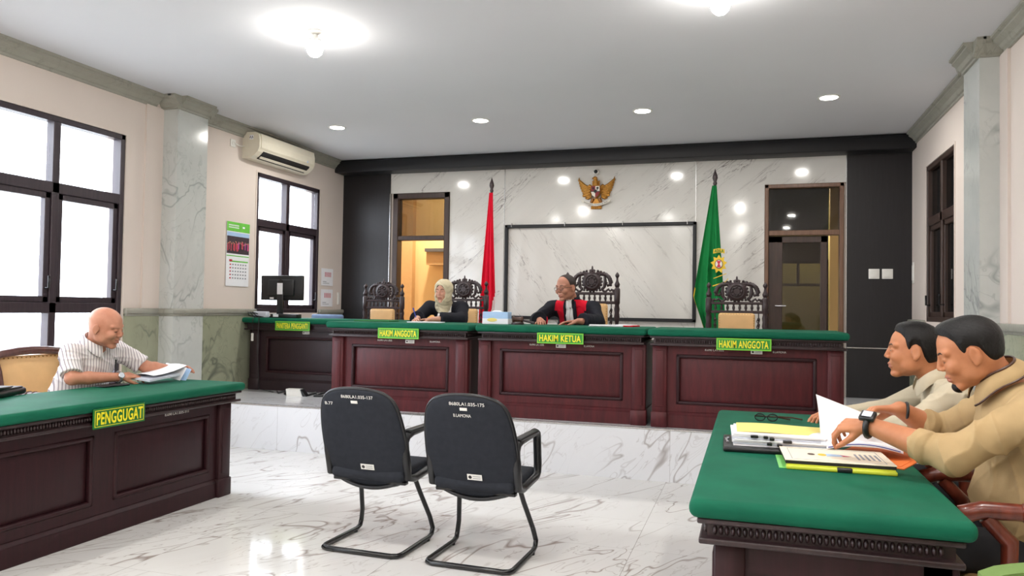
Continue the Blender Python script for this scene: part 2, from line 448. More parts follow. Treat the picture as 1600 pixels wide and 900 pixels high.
def sdf_obj(name, sdf, lo, hi, res, mats, parent, origin=(0, 0, 0), matfn=None, smooth_it=1):
    v, f = sdf.mesh(lo, hi, res)
    if smooth_it:
        for _ in range(smooth_it):
            acc = np.zeros_like(v); cnt = np.zeros(len(v))
            for a in range(4):
                b = (a+1) % 4
                np.add.at(acc, f[:, a], v[f[:, b]]); np.add.at(acc, f[:, b], v[f[:, a]]); np.add.at(cnt, f[:, a], 1); np.add.at(cnt, f[:, b], 1)
            v = v*.5+acc/np.maximum(cnt, 1)[:, None]*.5
    me = bpy.data.meshes.new(name); me.from_pydata((v-np.array(origin)).tolist(), [], f.tolist())
    for x in mats if isinstance(mats, (list, tuple)) else [mats]: me.materials.append(M[x])
    if matfn is not None:
        me.polygons.foreach_set('material_index', matfn(v[f].mean(1)).astype(np.int32))
    me.polygons.foreach_set('use_smooth', [True]*len(f)); me.update()
    o = bpy.data.objects.new(name, me); COL.objects.link(o); o.parent = parent; return o

# ================================================================== STRUCTURE
# floor
struct('floor', MB().box2((XL-.3, YF-.3, -.12), (XR+.3, YB+.2, 0)), 'floor_tile')
struct('ground_outside', MB().box2((-40, -20, -.5), (XL-.3, 40, -.3)), 'outside_concrete')  # ground added to cut sky light rising onto the ceiling
struct('ceiling', MB().box2((XL-.3, YF-.3, H), (XR+.3, YB+.2, H+.12)), 'ceiling_paint')
# platform with metal edge
struct('floor_platform', MB().box2((XL, PY, 0), (XR, YB, PZ)), 'platform_tile')
struct('trim_1', MB().box2((XL, PY-.006, PZ-.012), (XR, PY+.02, PZ+.004), .003, 1), 'metal_strip')
def wall_with_holes(name, x0, x1, holes, a0, a1, mat, z1=H):
    # wall slab normal to x; holes = (y0,y1,z0,z1)
    mb = MB(); ys = sorted({a0, a1}|{h[0] for h in holes}|{h[1] for h in holes})
    for ya, yb in zip(ys, ys[1:]):
        hs = sorted([(h[2], h[3]) for h in holes if h[0] <= ya+1e-6 and h[1] >= yb-1e-6]); z = 0
        for h0, h1 in hs:
            if h0 > z: mb.box2((x0, ya, z), (x1, yb, h0))
            z = h1
        if z < z1: mb.box2((x0, ya, z), (x1, yb, z1))
    return struct(name, mb, mat)
W1 = (3.35, 5.652, .62, 2.95); W2 = (7.628, 9.0, 1.30, 2.957); WR = (7.717, 8.88, 1.33, 2.945)
WL0 = (-.6, 1.7, .62, 2.95)
wall_with_holes('wall_left', XL-.22, XL, [W1, W2, WL0], YF, YB, 'wall_paint')
wall_with_holes('wall_right', XR, XR+.22, [WR], YF, YB, 'wall_paint')
struct('wall_front', MB().box2((XL-.22, YF-.2, 0), (XR+.22, YF, H)), 'wall_paint')
# back wall with the two door openings
DL = (-4.762, -3.92, 2.97); DR = (.157, 1.034, 2.932)
mb = MB()
for a, b, z0 in ((XL-.22, DL[0], 0), (DL[0], DL[1], DL[2]), (DL[1], DR[0], 0), (DR[0], DR[1], DR[2]), (DR[1], XR+.22, 0)):
    mb.box2((a, YB, z0), (b, YB+.2, H))
struct('wall_back', mb, 'wall_paint')
# cladding on the back wall: black panels left and right, marble between
def clad(n, a, b, z0, z1, mat, t=.03): struct('trim_%d' % n, MB().box2((a, YB-t, z0), (b, YB, z1)), mat)
clad(2, XL, -4.812, PZ, 3.26, 'black_panel', .04); clad(3, 1.06, XR, PZ, 3.26, 'black_panel', .04)
clad(4, -3.918, -3.137, PZ, 3.26, 'wall_marble_up'); clad(5, -4.81, -3.918, 2.975, 3.26, 'wall_marble_up')
clad(6, -3.131, -.655, 2.53, 3.26, 'wall_marble_up'); clad(7, -.649, .155, PZ, 3.26, 'wall_marble_up')
clad(8, .155, 1.06, 2.935, 3.26, 'wall_marble_up')
clad(9, -3.131, -.655, PZ, 2.53, 'wall_marble_down', .028)
struct('trim_10', MB().box2((-3.138, YB-.036, 2.5), (-3.13, YB-.028, 3.26)).box2((-.656, YB-.036, 2.5), (-.648, YB-.028, 3.26)).box2((1.056, YB-.045, PZ), (1.064, YB-.03, 3.26)).box2((-4.816, YB-.045, PZ), (-4.808, YB-.03, 2.975)), 'metal_strip')
struct('trim_11', MB().box2((1.07, YB-.046, 1.0), (XR, YB-.04, 1.012)), 'metal_strip')
# black timber frame around the centre board
mb = MB(); a, b, c, d = -3.113, -.640, 1.262, 2.502; w = .042
mb.box2((a, YB-.075, d-w), (b, YB-.028, d), .006, 1).box2((a, YB-.075, c), (b, YB-.028, c+w), .006, 1)
mb.box2((a, YB-.075, c), (a+w, YB-.028, d), .006, 1).box2((b-w, YB-.075, c), (b, YB-.028, d), .006, 1)
struct('trim_12', mb, 'valance_black')
for k, hx in enumerate((-3.02, -2.3, -1.55, -.75)):
    tag(obj('board_clip', MB().box2((hx-.004, YB-.082, 2.47), (hx+.004, YB-.030, 2.525), .002, 1), 'metal_strip'), '%s metal clip on the top edge of the black framed board' % ('leftmost', 'second from left', 'third from left', 'rightmost')[k], 'clip', 'clips on the board frame')
# black valance beam
mb = MB().box2((XL+.0, BW-.06, 3.25), (XR, YB-.002, 3.40), .012, 2).box2((XL, BW-.035, 3.39), (XR, YB-.002, H-.001), .01, 2)
struct('trim_13', mb, 'valance_black')
# pilaster bands on side walls
PL = (6.10, 6.53); PR = (6.35, 6.78)   # column spans along y
# crown mouldings
CP = [(0, -.125), (.018, -.125), (.018, -.105), (.032, -.098), (.05, -.07), (.085, -.045), (.085, -.028), (.105, -.02), (.105, 0), (0, 0)]
def crown(name, y0, y1, x, sgn, off=0, mat='crown_stone', ret=None):
    poly = [(x+sgn*(p+off), H+z) for p, z in CP]
    if off: poly[0] = (x, H-.125); poly[-1] = (x, H)
    return poly
mb = MB(); mb.prism(crown('', 0, 0, XL, 1), YF, PL[0]-.09); mb.prism(crown('', 0, 0, XL, 1), PL[1]+.09, BW-.06)
mb.prism(crown('', 0, 0, XL, 1, .19), PL[0]-.0, PL[1]+.0)
# returns of the crown around the column
ret = [(PL[0]-p, H+z) for p, z in CP]; mb.prism([(a, z) for a, z in ret], XL, XL+.19, plane='YZ'); ret = [(PL[1]+p, H+z) for p, z in CP]; mb.prism(ret, XL, XL+.19, plane='YZ')
mb.prism([(PL[0]-.0, H), (PL[0]-.105, H), (PL[0]-.105, H-.02), (PL[0]-.02, H-.105), (PL[0], H-.125)], XL+.15, XL+.23, plane='YZ'); mb.prism([(PL[1], H), (PL[1]+.105, H), (PL[1]+.105, H-.02), (PL[1]+.02, H-.105), (PL[1], H-.125)], XL+.15, XL+.23, plane='YZ')
struct('trim_14', mb, 'crown_stone')
mb = MB(); mb.prism(crown('', 0, 0, XR, -1), YF, PR[0]-.09); mb.prism(crown('', 0, 0, XR, -1), PR[1]+.09, BW-.06)
mb.prism(crown('', 0, 0, XR, -1, .15), PR[0], PR[1])
for yy, sg in ((PR[0], -1), (PR[1], 1)):
    mb.prism([(yy+sg*p, H+z) for p, z in CP], XR-.15, XR, plane='YZ')
    mb.prism([(yy, H), (yy+sg*.105, H), (yy+sg*.105, H-.02), (yy+sg*.02, H-.105), (yy, H-.125)], XR-.19, XR-.13, plane='YZ')
struct('trim_15', mb, 'crown_stone')
# columns
struct('wall_column_left', MB().box2((XL, PL[0], 0), (XL+.19, PL[1], H-.1)), 'column_marble')
struct('wall_column_right', MB().box2((XR-.15, PR[0], 0), (XR, PR[1], H-.1)), 'column_marble')
# shallow painted pilasters beside the columns
struct('trim_16', MB().box2((XL, PL[0]-.22, DZ), (XL+.02, PL[0], H-.12)).box2((XL, PL[1], DZ), (XL+.02, PL[1]+.16, H-.12)), 'wall_paint')
struct('trim_17', MB().box2((XR-.02, PR[0]-.18, DZ), (XR, PR[0], H-.12)).box2((XR-.02, PR[1], DZ), (XR, PR[1]+.16, H-.12)), 'wall_paint')
# dado marble and rail
def dado(nm, x, sg, spans, col, cp):
    mb = MB(); rl = MB()
    for a, b in spans:
        mb.box2((x, a, 0), (x+sg*.025, b, DZ-.05)); rl.box2((x, a, DZ-.055), (x+sg*.05, b, DZ), .014, 2); rl.box2((x, a, DZ-.075), (x+sg*.035, b, DZ-.05), .006, 1)
    c0, c1 = col; rl.box2((x, c0-.03, DZ-.055), (x+sg*(cp+.03), c1+.03, DZ), .014, 2); rl.box2((x, c0-.012, DZ-.075), (x+sg*(cp+.012), c1+.012, DZ-.05), .006, 1)
    struct('baseboard_'+nm, mb, 'dado_marble'); struct('trim_'+('18' if sg > 0 else '19'), rl, 'crown_stone')
dado('left', XL, 1, [(YF, WL0[0]), (WL0[1], W1[0]-.02), (W1[1]+.02, PL[0]), (PL[1], W2[0]), (W2[1], YB-.04)], PL, .19)
dado('right', XR, -1, [(YF, PR[0]), (PR[1], WR[0]), (WR[1], YB-.04)], PR, .15)

# windows
def window(n, x, sg, y0, y1, z0, z1, ymul, zbars, mat, gl, fw=.055):
    # sg = direction into the room; frame recessed in the wall
    root = bpy.data.objects.new('window_%d' % n, None); COL.objects.link(root); root['kind'] = 'structure'; root.location = (x, (y0+y1)/2, z0)
    o = (-x, -(y0+y1)/2, -z0); T = TR(o)
    xa, xb = x-sg*.10, x+sg*.0
    mb = MB(); mb.box2((xa, y0, z1-fw), (xb, y1, z1), .006, 1).box2((xa, y0, z0), (xb, y1, z0+fw), .006, 1).box2((xa, y0, z0), (xb, y0+fw, z1), .006, 1).box2((xa, y1-fw, z0), (xb, y1, z1), .006, 1)
    mb.box2((xa+sg*.01, ymul-.035, z0), (xb-sg*.005, ymul+.035, z1), .005, 1)
    for zb in zbars: mb.box2((xa+sg*.01, y0, zb-.045), (xb-sg*.005, y1, zb+.045), .005, 1)
    obj('window_frame', tmb(mb, T), mat, root)
    zs = [z0+fw]+[q for zb in sorted(zbars) for q in (zb-.045, zb+.045)]+[z1-fw]
    for i in range(0, len(zs), 2):
        for ya, yb in ((y0+fw, ymul-.035), (ymul+.035, y1-fw)):
            mid = (i == len(zs)-4) if len(zs) >= 4 else False
            if mid:   # opening casement with a sash of its own
                s_ = MB(); w = .05; xa2, xb2 = x-sg*.075, x-sg*.02
                s_.box2((xa2, ya, zs[i]), (xb2, ya+w, zs[i+1]), .004, 1).box2((xa2, yb-w, zs[i]), (xb2, yb, zs[i+1]), .004, 1).box2((xa2, ya, zs[i]), (xb2, yb, zs[i]+w), .004, 1).box2((xa2, ya, zs[i+1]-w), (xb2, yb, zs[i+1]), .004, 1)
                so = obj('casement', tmb(s_, T), mat, root)
                hz = zs[i]+.12; obj('handle', tmb(MB().tube([(x-sg*.02, yb-.03, hz), (x+sg*.02, yb-.03, hz), (x+sg*.02, yb-.03, hz+.1)], .009, 8), T), 'black_metal', so)
            obj('pane', tmb(MB().box2((x-sg*.052, ya, zs[i]), (x-sg*.046, yb, zs[i+1])), T), gl, root)
    # painted reveal / outer trim
    mb = MB(); t = .02
    mb.box2((x, y0-t, z1), (x+sg*.008, y1+t, z1+t)).box2((x, y0-t, z0), (x+sg*.008, y0, z1)).box2((x, y1, z0), (x+sg*.008, y1+t, z1))
    obj('trim', tmb(mb, T), 'wall_paint', root)
window(1, XL, 1, *W1, 4.93, [2.35, 1.345], 'window_wood', 'window_glass', .05)
window(2, XL, 1, *W2, 8.28, [2.37], 'window_wood', 'window_glass', .05)
window(3, XR, -1, *WR, 8.27, [2.36], 'door_wood', 'dark_glass', .05)
window(4, XL, 1, *WL0, .6, [2.35, 1.345], 'window_wood', 'window_glass', .05)
# dim room behind the right window
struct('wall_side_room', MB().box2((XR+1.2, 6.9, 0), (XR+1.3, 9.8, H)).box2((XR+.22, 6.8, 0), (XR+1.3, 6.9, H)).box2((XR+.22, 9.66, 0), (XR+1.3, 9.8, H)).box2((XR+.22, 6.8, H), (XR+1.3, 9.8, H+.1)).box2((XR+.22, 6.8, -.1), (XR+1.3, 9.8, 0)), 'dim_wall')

# doors
def door(n, x0, x1, z1, zt, mat, fw, right):
    root = bpy.data.objects.new('door_%d' % n, None); COL.objects.link(root); root['kind'] = 'structure'; root.location = (x0, YB, PZ)
    T = TR((-x0, -YB, -PZ)); ya, yb = YB-.05, YB+.10
    mb = MB().box2((x0, ya, PZ), (x0+fw, yb, z1), .006, 1).box2((x1-fw, ya, PZ), (x1, yb, z1), .006, 1).box2((x0, ya, z1-fw), (x1, yb, z1), .006, 1).box2((x0+fw, ya+.01, zt-.03), (x1-fw, yb-.01, zt+.03), .006, 1)
    obj('door_frame', tmb(mb, T), mat, root)
    obj('pane', tmb(MB().box2((x0+fw, YB+.02, zt+.03), (x1-fw, YB+.026, z1-fw)), T), 'tinted_glass', root)
    return root, T
dl, T = door(1, DL[0], DL[1], DL[2], 2.35, 'door_wood', .075, False)
# open leaf swung back against the passage side, seen edge-on at the right jamb
mb = MB(); mb.box2((DL[1]-.125, YB+.1, PZ+.01), (DL[1]-.08, YB+.82, 2.31), .006, 1)
lf = obj('door_leaf', tmb(mb, T), 'door_wood', dl); obj('door_handle', tmb(MB().tube([(DL[1]-.125, YB+.74, 1.45), (DL[1]-.165, YB+.74, 1.45), (DL[1]-.165, YB+.64, 1.45)], .01, 8), T), 'steel', lf)
dr, T = door(2, DR[0], DR[1], DR[2], 2.35, 'bronze_frame', .045, True)
x0 = DR[0]+.045; x1 = .86; w = .075; mb = MB()
mb.box2((x0, YB+.0, PZ+.02), (x0+.16, YB+.04, 2.31), .005, 1).box2((x1-w, YB, PZ+.02), (x1, YB+.04, 2.31), .005, 1).box2((x0, YB, 2.31-w), (x1, YB+.04, 2.31), .005, 1).box2((x0, YB, PZ+.02), (x1, YB+.04, PZ+.75), .005, 1)
lf = obj('door_leaf', tmb(mb, T), 'door_wood', dr)
obj('pane', tmb(MB().box2((x0+.16, YB+.017, PZ+.75), (x1-w, YB+.023, 2.31-w)), T), 'tinted_glass', lf)
obj('door_handle', tmb(MB().tube([(x0+.08, YB, 1.48), (x0+.08, YB-.045, 1.48), (x0+.2, YB-.045, 1.48)], .01, 8), T), 'steel', lf)
# rooms seen through the doors
yw = YB+1.55
struct('wall_left_passage', MB().box2((-5.85, yw, 0), (-2.9, yw+.1, H)).box2((-5.95, YB+.2, 0), (-5.85, yw+.1, H)).box2((-3.0, YB+.2, 0), (-2.9, yw, H)), 'yellow_wall')
struct('floor_passage', MB().box2((-5.95, YB+.2, PZ-.1), (3.2, yw+2.6, PZ)).box2((DL[0], YB, PZ-.1), (DL[1], YB+.2, PZ)).box2((DR[0], YB, PZ-.1), (DR[1], YB+.2, PZ)), 'platform_tile')
struct('ceiling_passage', MB().box2((-5.95, YB+.2, H), (3.2, yw+2.6, H+.1)), 'ceiling_paint')
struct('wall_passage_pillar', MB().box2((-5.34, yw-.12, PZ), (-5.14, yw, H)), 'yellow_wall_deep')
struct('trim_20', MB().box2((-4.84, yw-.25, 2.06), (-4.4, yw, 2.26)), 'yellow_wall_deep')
struct('trim_21', MB().box2((-4.84, yw-.32, 2.26), (-4.4, yw, 2.31)), 'dim_wall')
struct('trim_22', MB().box2((-4.74, yw-.06, PZ), (-4.69, yw-.002, 1.72)).box2((-4.74, yw-.06, 1.67), (-4.4, yw-.002, 1.72)), 'door_wood')
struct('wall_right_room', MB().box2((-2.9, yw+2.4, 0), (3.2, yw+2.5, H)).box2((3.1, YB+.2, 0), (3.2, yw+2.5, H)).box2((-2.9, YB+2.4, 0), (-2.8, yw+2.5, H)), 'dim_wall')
yy = yw+1.0
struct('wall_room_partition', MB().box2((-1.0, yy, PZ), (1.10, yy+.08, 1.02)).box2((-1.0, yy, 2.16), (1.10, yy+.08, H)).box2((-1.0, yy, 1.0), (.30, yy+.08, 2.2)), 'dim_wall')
mb = MB().box2((.30, yy-.03, 1.0), (.34, yy+.05, 2.2)).box2((1.06, yy-.03, 1.0), (1.10, yy+.05, 2.2)).box2((.3, yy-.03, 2.14), (1.1, yy+.05, 2.18)).box2((.3, yy-.03, 1.80), (1.1, yy+.05, 1.84)).box2((.66, yy-.03, 1.8), (.70, yy+.05, 2.18))
tag(obj('partition_window_frame', mb, 'door_wood'), 'dark timber window frame in the dim room behind the right glass door', 'window frame')
struct('wall_olive', MB().box2((-1.0, yw+2.3, PZ), (3.0, yw+2.38, H)), 'olive_wall')
struct('wall_yellow_strip', MB().box2((1.15, yy+.3, PZ), (1.9, yy+.4, H)), 'yellow_wall')
def area(name, loc, size, power, color=(1, .95, .88), parent=None, shape='DISK', rot=(0, 0, 0)):
    L = bpy.data.lights.new(name, 'AREA'); L.shape = shape; L.size = size; L.energy = power; L.color = color
    o = bpy.data.objects.new(name, L); COL.objects.link(o); o.location = loc; o.rotation_euler = rot
    if parent: o.parent = parent
    return o

# ================================================================== LAMPS
def downlight(x, y, label, z=H, power=DOWNLIGHT_W):
    t = thing('downlight', label, 'ceiling light', (x, y, z), 0, 'recessed downlights')
    obj('trim_ring', MB().lathe([(.100, 0), (.100, -.006), (.092, -.010), (.080, -.006), (.080, 0)], 28), 'white_plastic', t)
    obj('diffuser', MB().lathe([(.080, -.001), (.080, -.006), (.06, -.008), (.0001, -.009)], 28), 'lamp_face', t)
    area('lamp_glow', (0, 0, -.014), .13, power, (1, .97, .92), t)
hh = H-1.4
for (a, b, lab) in ((-2.221, 3.765, 'round recessed downlight nearest the air conditioner, far left of the back row'), (-1.381, 3.806, 'lit round recessed downlight above the red and white flag'),
                    (-.523, 3.815, 'lit round recessed downlight in front of the gold eagle emblem, third in the back row'), (.34, 3.781, 'rightmost lit round recessed downlight, before the right glass door')):
    downlight(a*hh, b*hh, lab)
def bulb(x, y, label, power):
    t = thing('ceiling_bulb', label, 'light bulb', (x, y, H), 0, 'hanging bulbs')
    obj('ceiling_rose', MB().lathe([(.05, 0), (.05, -.012), (.03, -.025), (.022, -.03)], 24), 'white_plastic', t)
    obj('bulb_base', MB().lathe([(.02, -.03), (.024, -.045), (.042, -.065), (.050, -.085), (.0001, -.085)], 20), 'white_plastic', t)
    obj('bulb_glass', MB().lathe([(.0001, -.0855), (.046, -.086), (.058, -.115), (.06, -.14), (.05, -.17), (.03, -.19), (.0001, -.197)], 24), 'bulb_face', t)
bulb(-3.08, 4.88, 'blazing white bulb hanging from the ceiling at upper left of the room', 0)
bulb(-.19, 4.82, 'blazing white bulb hanging from the ceiling at top centre, above the two black chairs', 0)
for k, (bx, by) in enumerate(((-4.2, 2.6), (-1.7, 2.6), (.8, 2.6), (-4.2, .2), (-1.7, .2), (.8, .2), (-3.2, -1.7), (-.4, -1.7))):  # downlights added out of view to brighten the room
    downlight(bx, by, 'added round downlight out of view behind the viewpoint, fill for the room', H, REAR_W)
bulb(-3.1, 1.4, 'added white bulb out of view behind the viewpoint, left, fill for the room', 0); bulb(-.2, 1.2, 'added white bulb out of view behind the viewpoint, right, fill for the room', 0)  # two more bulbs added out of view as fill light
# lamps in the rooms beyond
downlight(-4.6, YB+.8, 'round downlight in the yellow passage beyond the left door', H, 40)
downlight(1.0, yw+1.7, 'round downlight in the dim room beyond the right glass door', H, 40)
downlight(2.3, YB+.8, 'round downlight in the passage just right of the glass door', H, 7)

# ================================================================== BENCHES AND DESKS
def desk(label, cat, loc, rz, Lh, D, Hd, npan, group=None, wood_m='mahogany', frieze=True, name='courtroom_bench', ov=.07):
    """front faces local -y, x centred, body front at y=0, body depth D"""
    t = thing(name, label, cat, loc, rz, group)
    zt = Hd-.06
    obj('green_top', MB().box2((-Lh/2-ov, -.09, zt), (Lh/2+ov, D+.03, Hd), .026, 4), 'green_felt', t)
    mb = MB(); z1 = zt; z0 = zt-.075
    mb.box2((-Lh/2-ov+.02, -.065, z1-.018), (Lh/2+ov-.02, D+.0, z1), .004, 1)
    mb.box2((-Lh/2-ov+.05, -.035, z0+.012), (Lh/2+ov-.05, D-.02, z1-.018))
    mb.box2((-Lh/2-ov+.02, -.060, z0-.006), (Lh/2+ov-.02, D+.0, z0+.014), .006, 2)
    n = int((Lh+2*ov-.1)/.019)
    for i in range(n):
        x = -Lh/2-ov+.06+(Lh+2*ov-.12)*(i+.5)/n
        if frieze: mb.ball((x, -.037, z0+.034), (.0078, .012, .015), 8, 5)
    m_ = int((D+ov-.06)/.019)
    for sx in (-1, 1):
        for i in range(m_):
            y = -ov+.05+(D+ov-.1)*(i+.5)/m_
            if frieze: mb.ball((sx*(Lh/2+ov-.048), y, z0+.035), (.012, .0078, .015), 8, 5)
    obj('frieze', mb, 'dark_carved' if frieze else wood_m, t)
    zt = z0-.006; pw = .12
    obj('body', MB().box2((-Lh/2+.03, .045, .02), (Lh/2-.03, .065, zt)).box2((-Lh/2+.02, .05, 0), (-Lh/2+.045, D-.02, zt)).box2((Lh/2-.045, .05, 0), (Lh/2-.02, D-.02, zt)), wood_m, t)
    for sx in (-1, 1):
        x = sx*(Lh/2-pw/2); p = MB().box2((x-pw/2, -.015, 0), (x+pw/2, .08, zt), .005, 1).box2((x-pw/2-.008, -.024, 0), (x+pw/2+.008, .088, .13), .006, 1)
        p.box2((x-pw*.3, -.021, .17), (x+pw*.3, -.012, zt-.04), .006, 2)
        obj('pilaster', p, wood_m, t)
        q = MB().box2((x-pw/2+.02, D-.10, 0), (x+pw/2-.02, D-.0, zt), .005, 1); obj('pilaster', q, wood_m, t)
    # plinth and panels
    obj('plinth', MB().box2((-Lh/2+pw, .0, 0), (Lh/2-pw, .05, .11), .004, 1).prism([(.0, .11), (.05, .11), (.05, .135), (.022, .135)], -Lh/2+pw, Lh/2-pw, plane='YZ'), wood_m, t)
    x0, x1 = -Lh/2+pw, Lh/2-pw; W_ = (x1-x0)/npan; fz0, fz1 = .135, zt
    for i in range(npan):
        a, b = x0+i*W_, x0+(i+1)*W_; st = .075
        p = MB().box2((a, .015, fz0), (a+st, .05, fz1)).box2((b-st, .015, fz0), (b, .05, fz1)).box2((a+st, .015, fz1-.07), (b-st, .05, fz1)).box2((a+st, .015, fz0), (b-st, .05, fz0+.06))
        i0, i1, j0, j1 = a+st, b-st, fz0+.06, fz1-.07
        w = .028     # dark moulding around a raised field
        for r in (((i0, .008, j0), (i1, .045, j0+w)), ((i0, .008, j1-w), (i1, .045, j1)), ((i0, .008, j0), (i0+w, .045, j1)), ((i1-w, .008, j0), (i1, .045, j1))): p.box2(r[0], r[1], .009, 2, 1)
        u0, u1, v0, v1 = i0+w, i1-w, j0+w, j1-w; e = .05
        vs = [(u0, .042, v0), (u1, .042, v0), (u1, .042, v1), (u0, .042, v1), (u0+e, .022, v0+e), (u1-e, .022, v0+e), (u1-e, .022, v1-e), (u0+e, .022, v1-e)]
        p.add(vs, [(0, 1, 5, 4), (1, 2, 6, 5), (2, 3, 7, 6), (3, 0, 4, 7), (4, 5, 6, 7)])
        obj('front_panel', p, [wood_m, 'mahogany_dark_shaded'], t, recalc=True)
    for sx in (-1, 1):
        x = sx*(Lh/2-.01)
        for za, zb in ((.02, .12), (zt-.09, zt)): obj('side_rail', MB().box2((min(x, x-sx*.014), .09, za), (max(x, x-sx*.014), D-.1, zb)), wood_m, t)
    return t
G1 = 'judges benches along the platform edge'
b1 = desk('long carved mahogany judges bench at the left of the platform, next to the clerk desk', 'bench', (-3.12, 6.47, PZ), 0, 1.385, .68, .82, 1, G1, ov=.035)
b2 = desk('long carved mahogany bench in the middle of the platform under the HAKIM KETUA sign', 'bench', (-1.588, 6.50, PZ), 0, 1.50, .68, .82, 1, G1, ov=.012)
b3 = desk('long carved mahogany bench at the right end of the platform, nearest the right glass door', 'bench', (-.040, 6.47, PZ), 0, 1.48, .68, .82, 1, G1, ov=.035)
b4 = desk('plain dark clerk desk with computer and PANITERA PENGGANTI sign, against the left wall', 'desk', (-4.48, 7.46, PZ), 0, 1.96, .42, .82, 1, None, 'mahogany_black', False, 'clerk_desk')
d1 = desk('long dark green-topped desk bearing the PENGGUGAT sign at left', 'desk', (-3.68, 3.665, 0), PI/2-.01, 2.24, .60, .82, 2, wood_m='mahogany_dark_shaded', name='counsel_desk')
d2 = desk('green-topped carved desk at lower right strewn with papers and folders', 'desk', (-.09, 3.60, 0), -PI/2, 2.16, .68, .815, 2, wood_m='mahogany_dark_shaded', name='counsel_desk')  # near end gets little light; that shade is put into darker wood

def sign(txt, label, loc, rz, w, h, bright, lean=0):
    t = thing('name_sign', label, 'sign', loc, rz)
    g0, g1 = ('sign_lime', 'sign_green') if bright else ('sign_green', 'sign_green')
    obj('board', MB().box2((-w/2, -.006, -h/2), (w/2, 0, h/2)), g0 if bright else 'sign_green_dark', t)
    b = .010 if bright else .009; i = .0 if bright else .010
    if bright:
        obj('field', MB().box2((-w/2+.010, -.0075, -h/2+.010), (w/2-.010, -.006, h/2-.010)), 'sign_green', t)
    else:
        mb = MB(); q = .010; e = .003
        mb.box2((-w/2+q, -.0075, -h/2+q), (w/2-q, -.006, -h/2+q+e)).box2((-w/2+q, -.0075, h/2-q-e), (w/2-q, -.006, h/2-q)).box2((-w/2+q, -.0075, -h/2+q), (-w/2+q+e, -.006, h/2-q)).box2((w/2-q-e, -.0075, -h/2+q), (w/2-q, -.006, h/2-q))
        obj('border_line', mb, 'sign_yellow', t)
    tm = text_mesh(txt, w-.042, h*.64, .002, .020); obj('lettering', tmb(tm, TR((0, -.009, 0))), 'sign_yellow', t)
    return t
sign('HAKIM ANGGOTA', 'green HAKIM ANGGOTA sign on the left judges bench, below the woman in the headscarf', (-3.085, 6.385, 1.153), 0, .41, .095, True)
sign('HAKIM KETUA', 'green sign with yellow letters reading HAKIM KETUA on the middle bench', (-1.565, 6.415, 1.147), 0, .41, .092, True)
sign('HAKIM ANGGOTA', 'green HAKIM ANGGOTA sign on the right judges bench, before the empty throne', (-.05, 6.385, 1.140), 0, .42, .095, True)
sign('PANITERA PENGGANTI', 'small green sign reading PANITERA PENGGANTI on the dark clerk desk', (-4.855, 7.372, 1.165), 0, .44, .10, True)
sign('PENGGUGAT', 'green and yellow sign reading PENGGUGAT on the desk at left', (-3.588, 3.665, .725), PI/2-.01, .385, .115, False)
def sticker(label, loc, rz, w=.09, h=.032, name='label_sticker', group='asset stickers'):
    t = thing(name, label, 'sticker', loc, rz, group); obj('backing', MB().box2((-w/2, -.0015, -h/2), (w/2, 0, h/2)), 'white_plastic', t)
    obj('emblem_dot', MB().lathe([(.0001, -.0018), (.008, -.0018), (.008, -.0012)], 12, (-w/2+.016, 0, 0), 'Y'), 'shield_black', t)
    mb = MB()
    for i in range(2): mb.box((.010, -.0017, .006-i*.012), (w-.045, .0006, .003))
    obj('print', mb, 'ink_gray', t)
for x, l, y in ((-2.99, 'white asset sticker below the left HAKIM ANGGOTA sign', 6.478), (-1.56, 'white asset sticker below the HAKIM KETUA sign', 6.508), (.07, 'white asset sticker below the right HAKIM ANGGOTA sign', 6.478)):
    sticker(l, (x-.02, y, 1.077), 0)
sticker('white asset sticker below the PANITERA PENGGANTI sign', (-4.74, 7.467, 1.09), 0)
def scrawl(txt, label, loc, rz, w, h, name='painted_number', cat='marking'):
    o = obj(name, text_mesh(txt, w, h, .001, .0), 'white_plastic'); o.location = loc; o.rotation_euler = (0, 0, rz); return tag(o, label, cat)
for tx, x, w, l, y in (('8.690 LA1.035', -3.27, .15, 'white painted number left under the sign of the left judges bench', 6.482), ('B.LAMONA', -2.76, .10, 'white painted words right under the sign of the left judges bench', 6.482),
                       ('8.690 LA1.035', -1.80, .13, 'white painted number left under the HAKIM KETUA sign', 6.512), ('B.LAMONA', -1.33, .09, 'white painted words right under the HAKIM KETUA sign', 6.512),
                       ('8.690 LA1.035', -.28, .15, 'white painted number left under the sign of the right judges bench', 6.482), ('B.LAMONA', .225, .10, 'white painted words right under the sign of the right judges bench', 6.482)):
    scrawl(tx, l, (x, y, 1.082), 0, w, .016)
scrawl('8.690 LA1.035-111', 'white painted number on the PENGGUGAT desk front below the frieze', (-3.66, 4.23, .664), PI/2-.01, .22, .018)

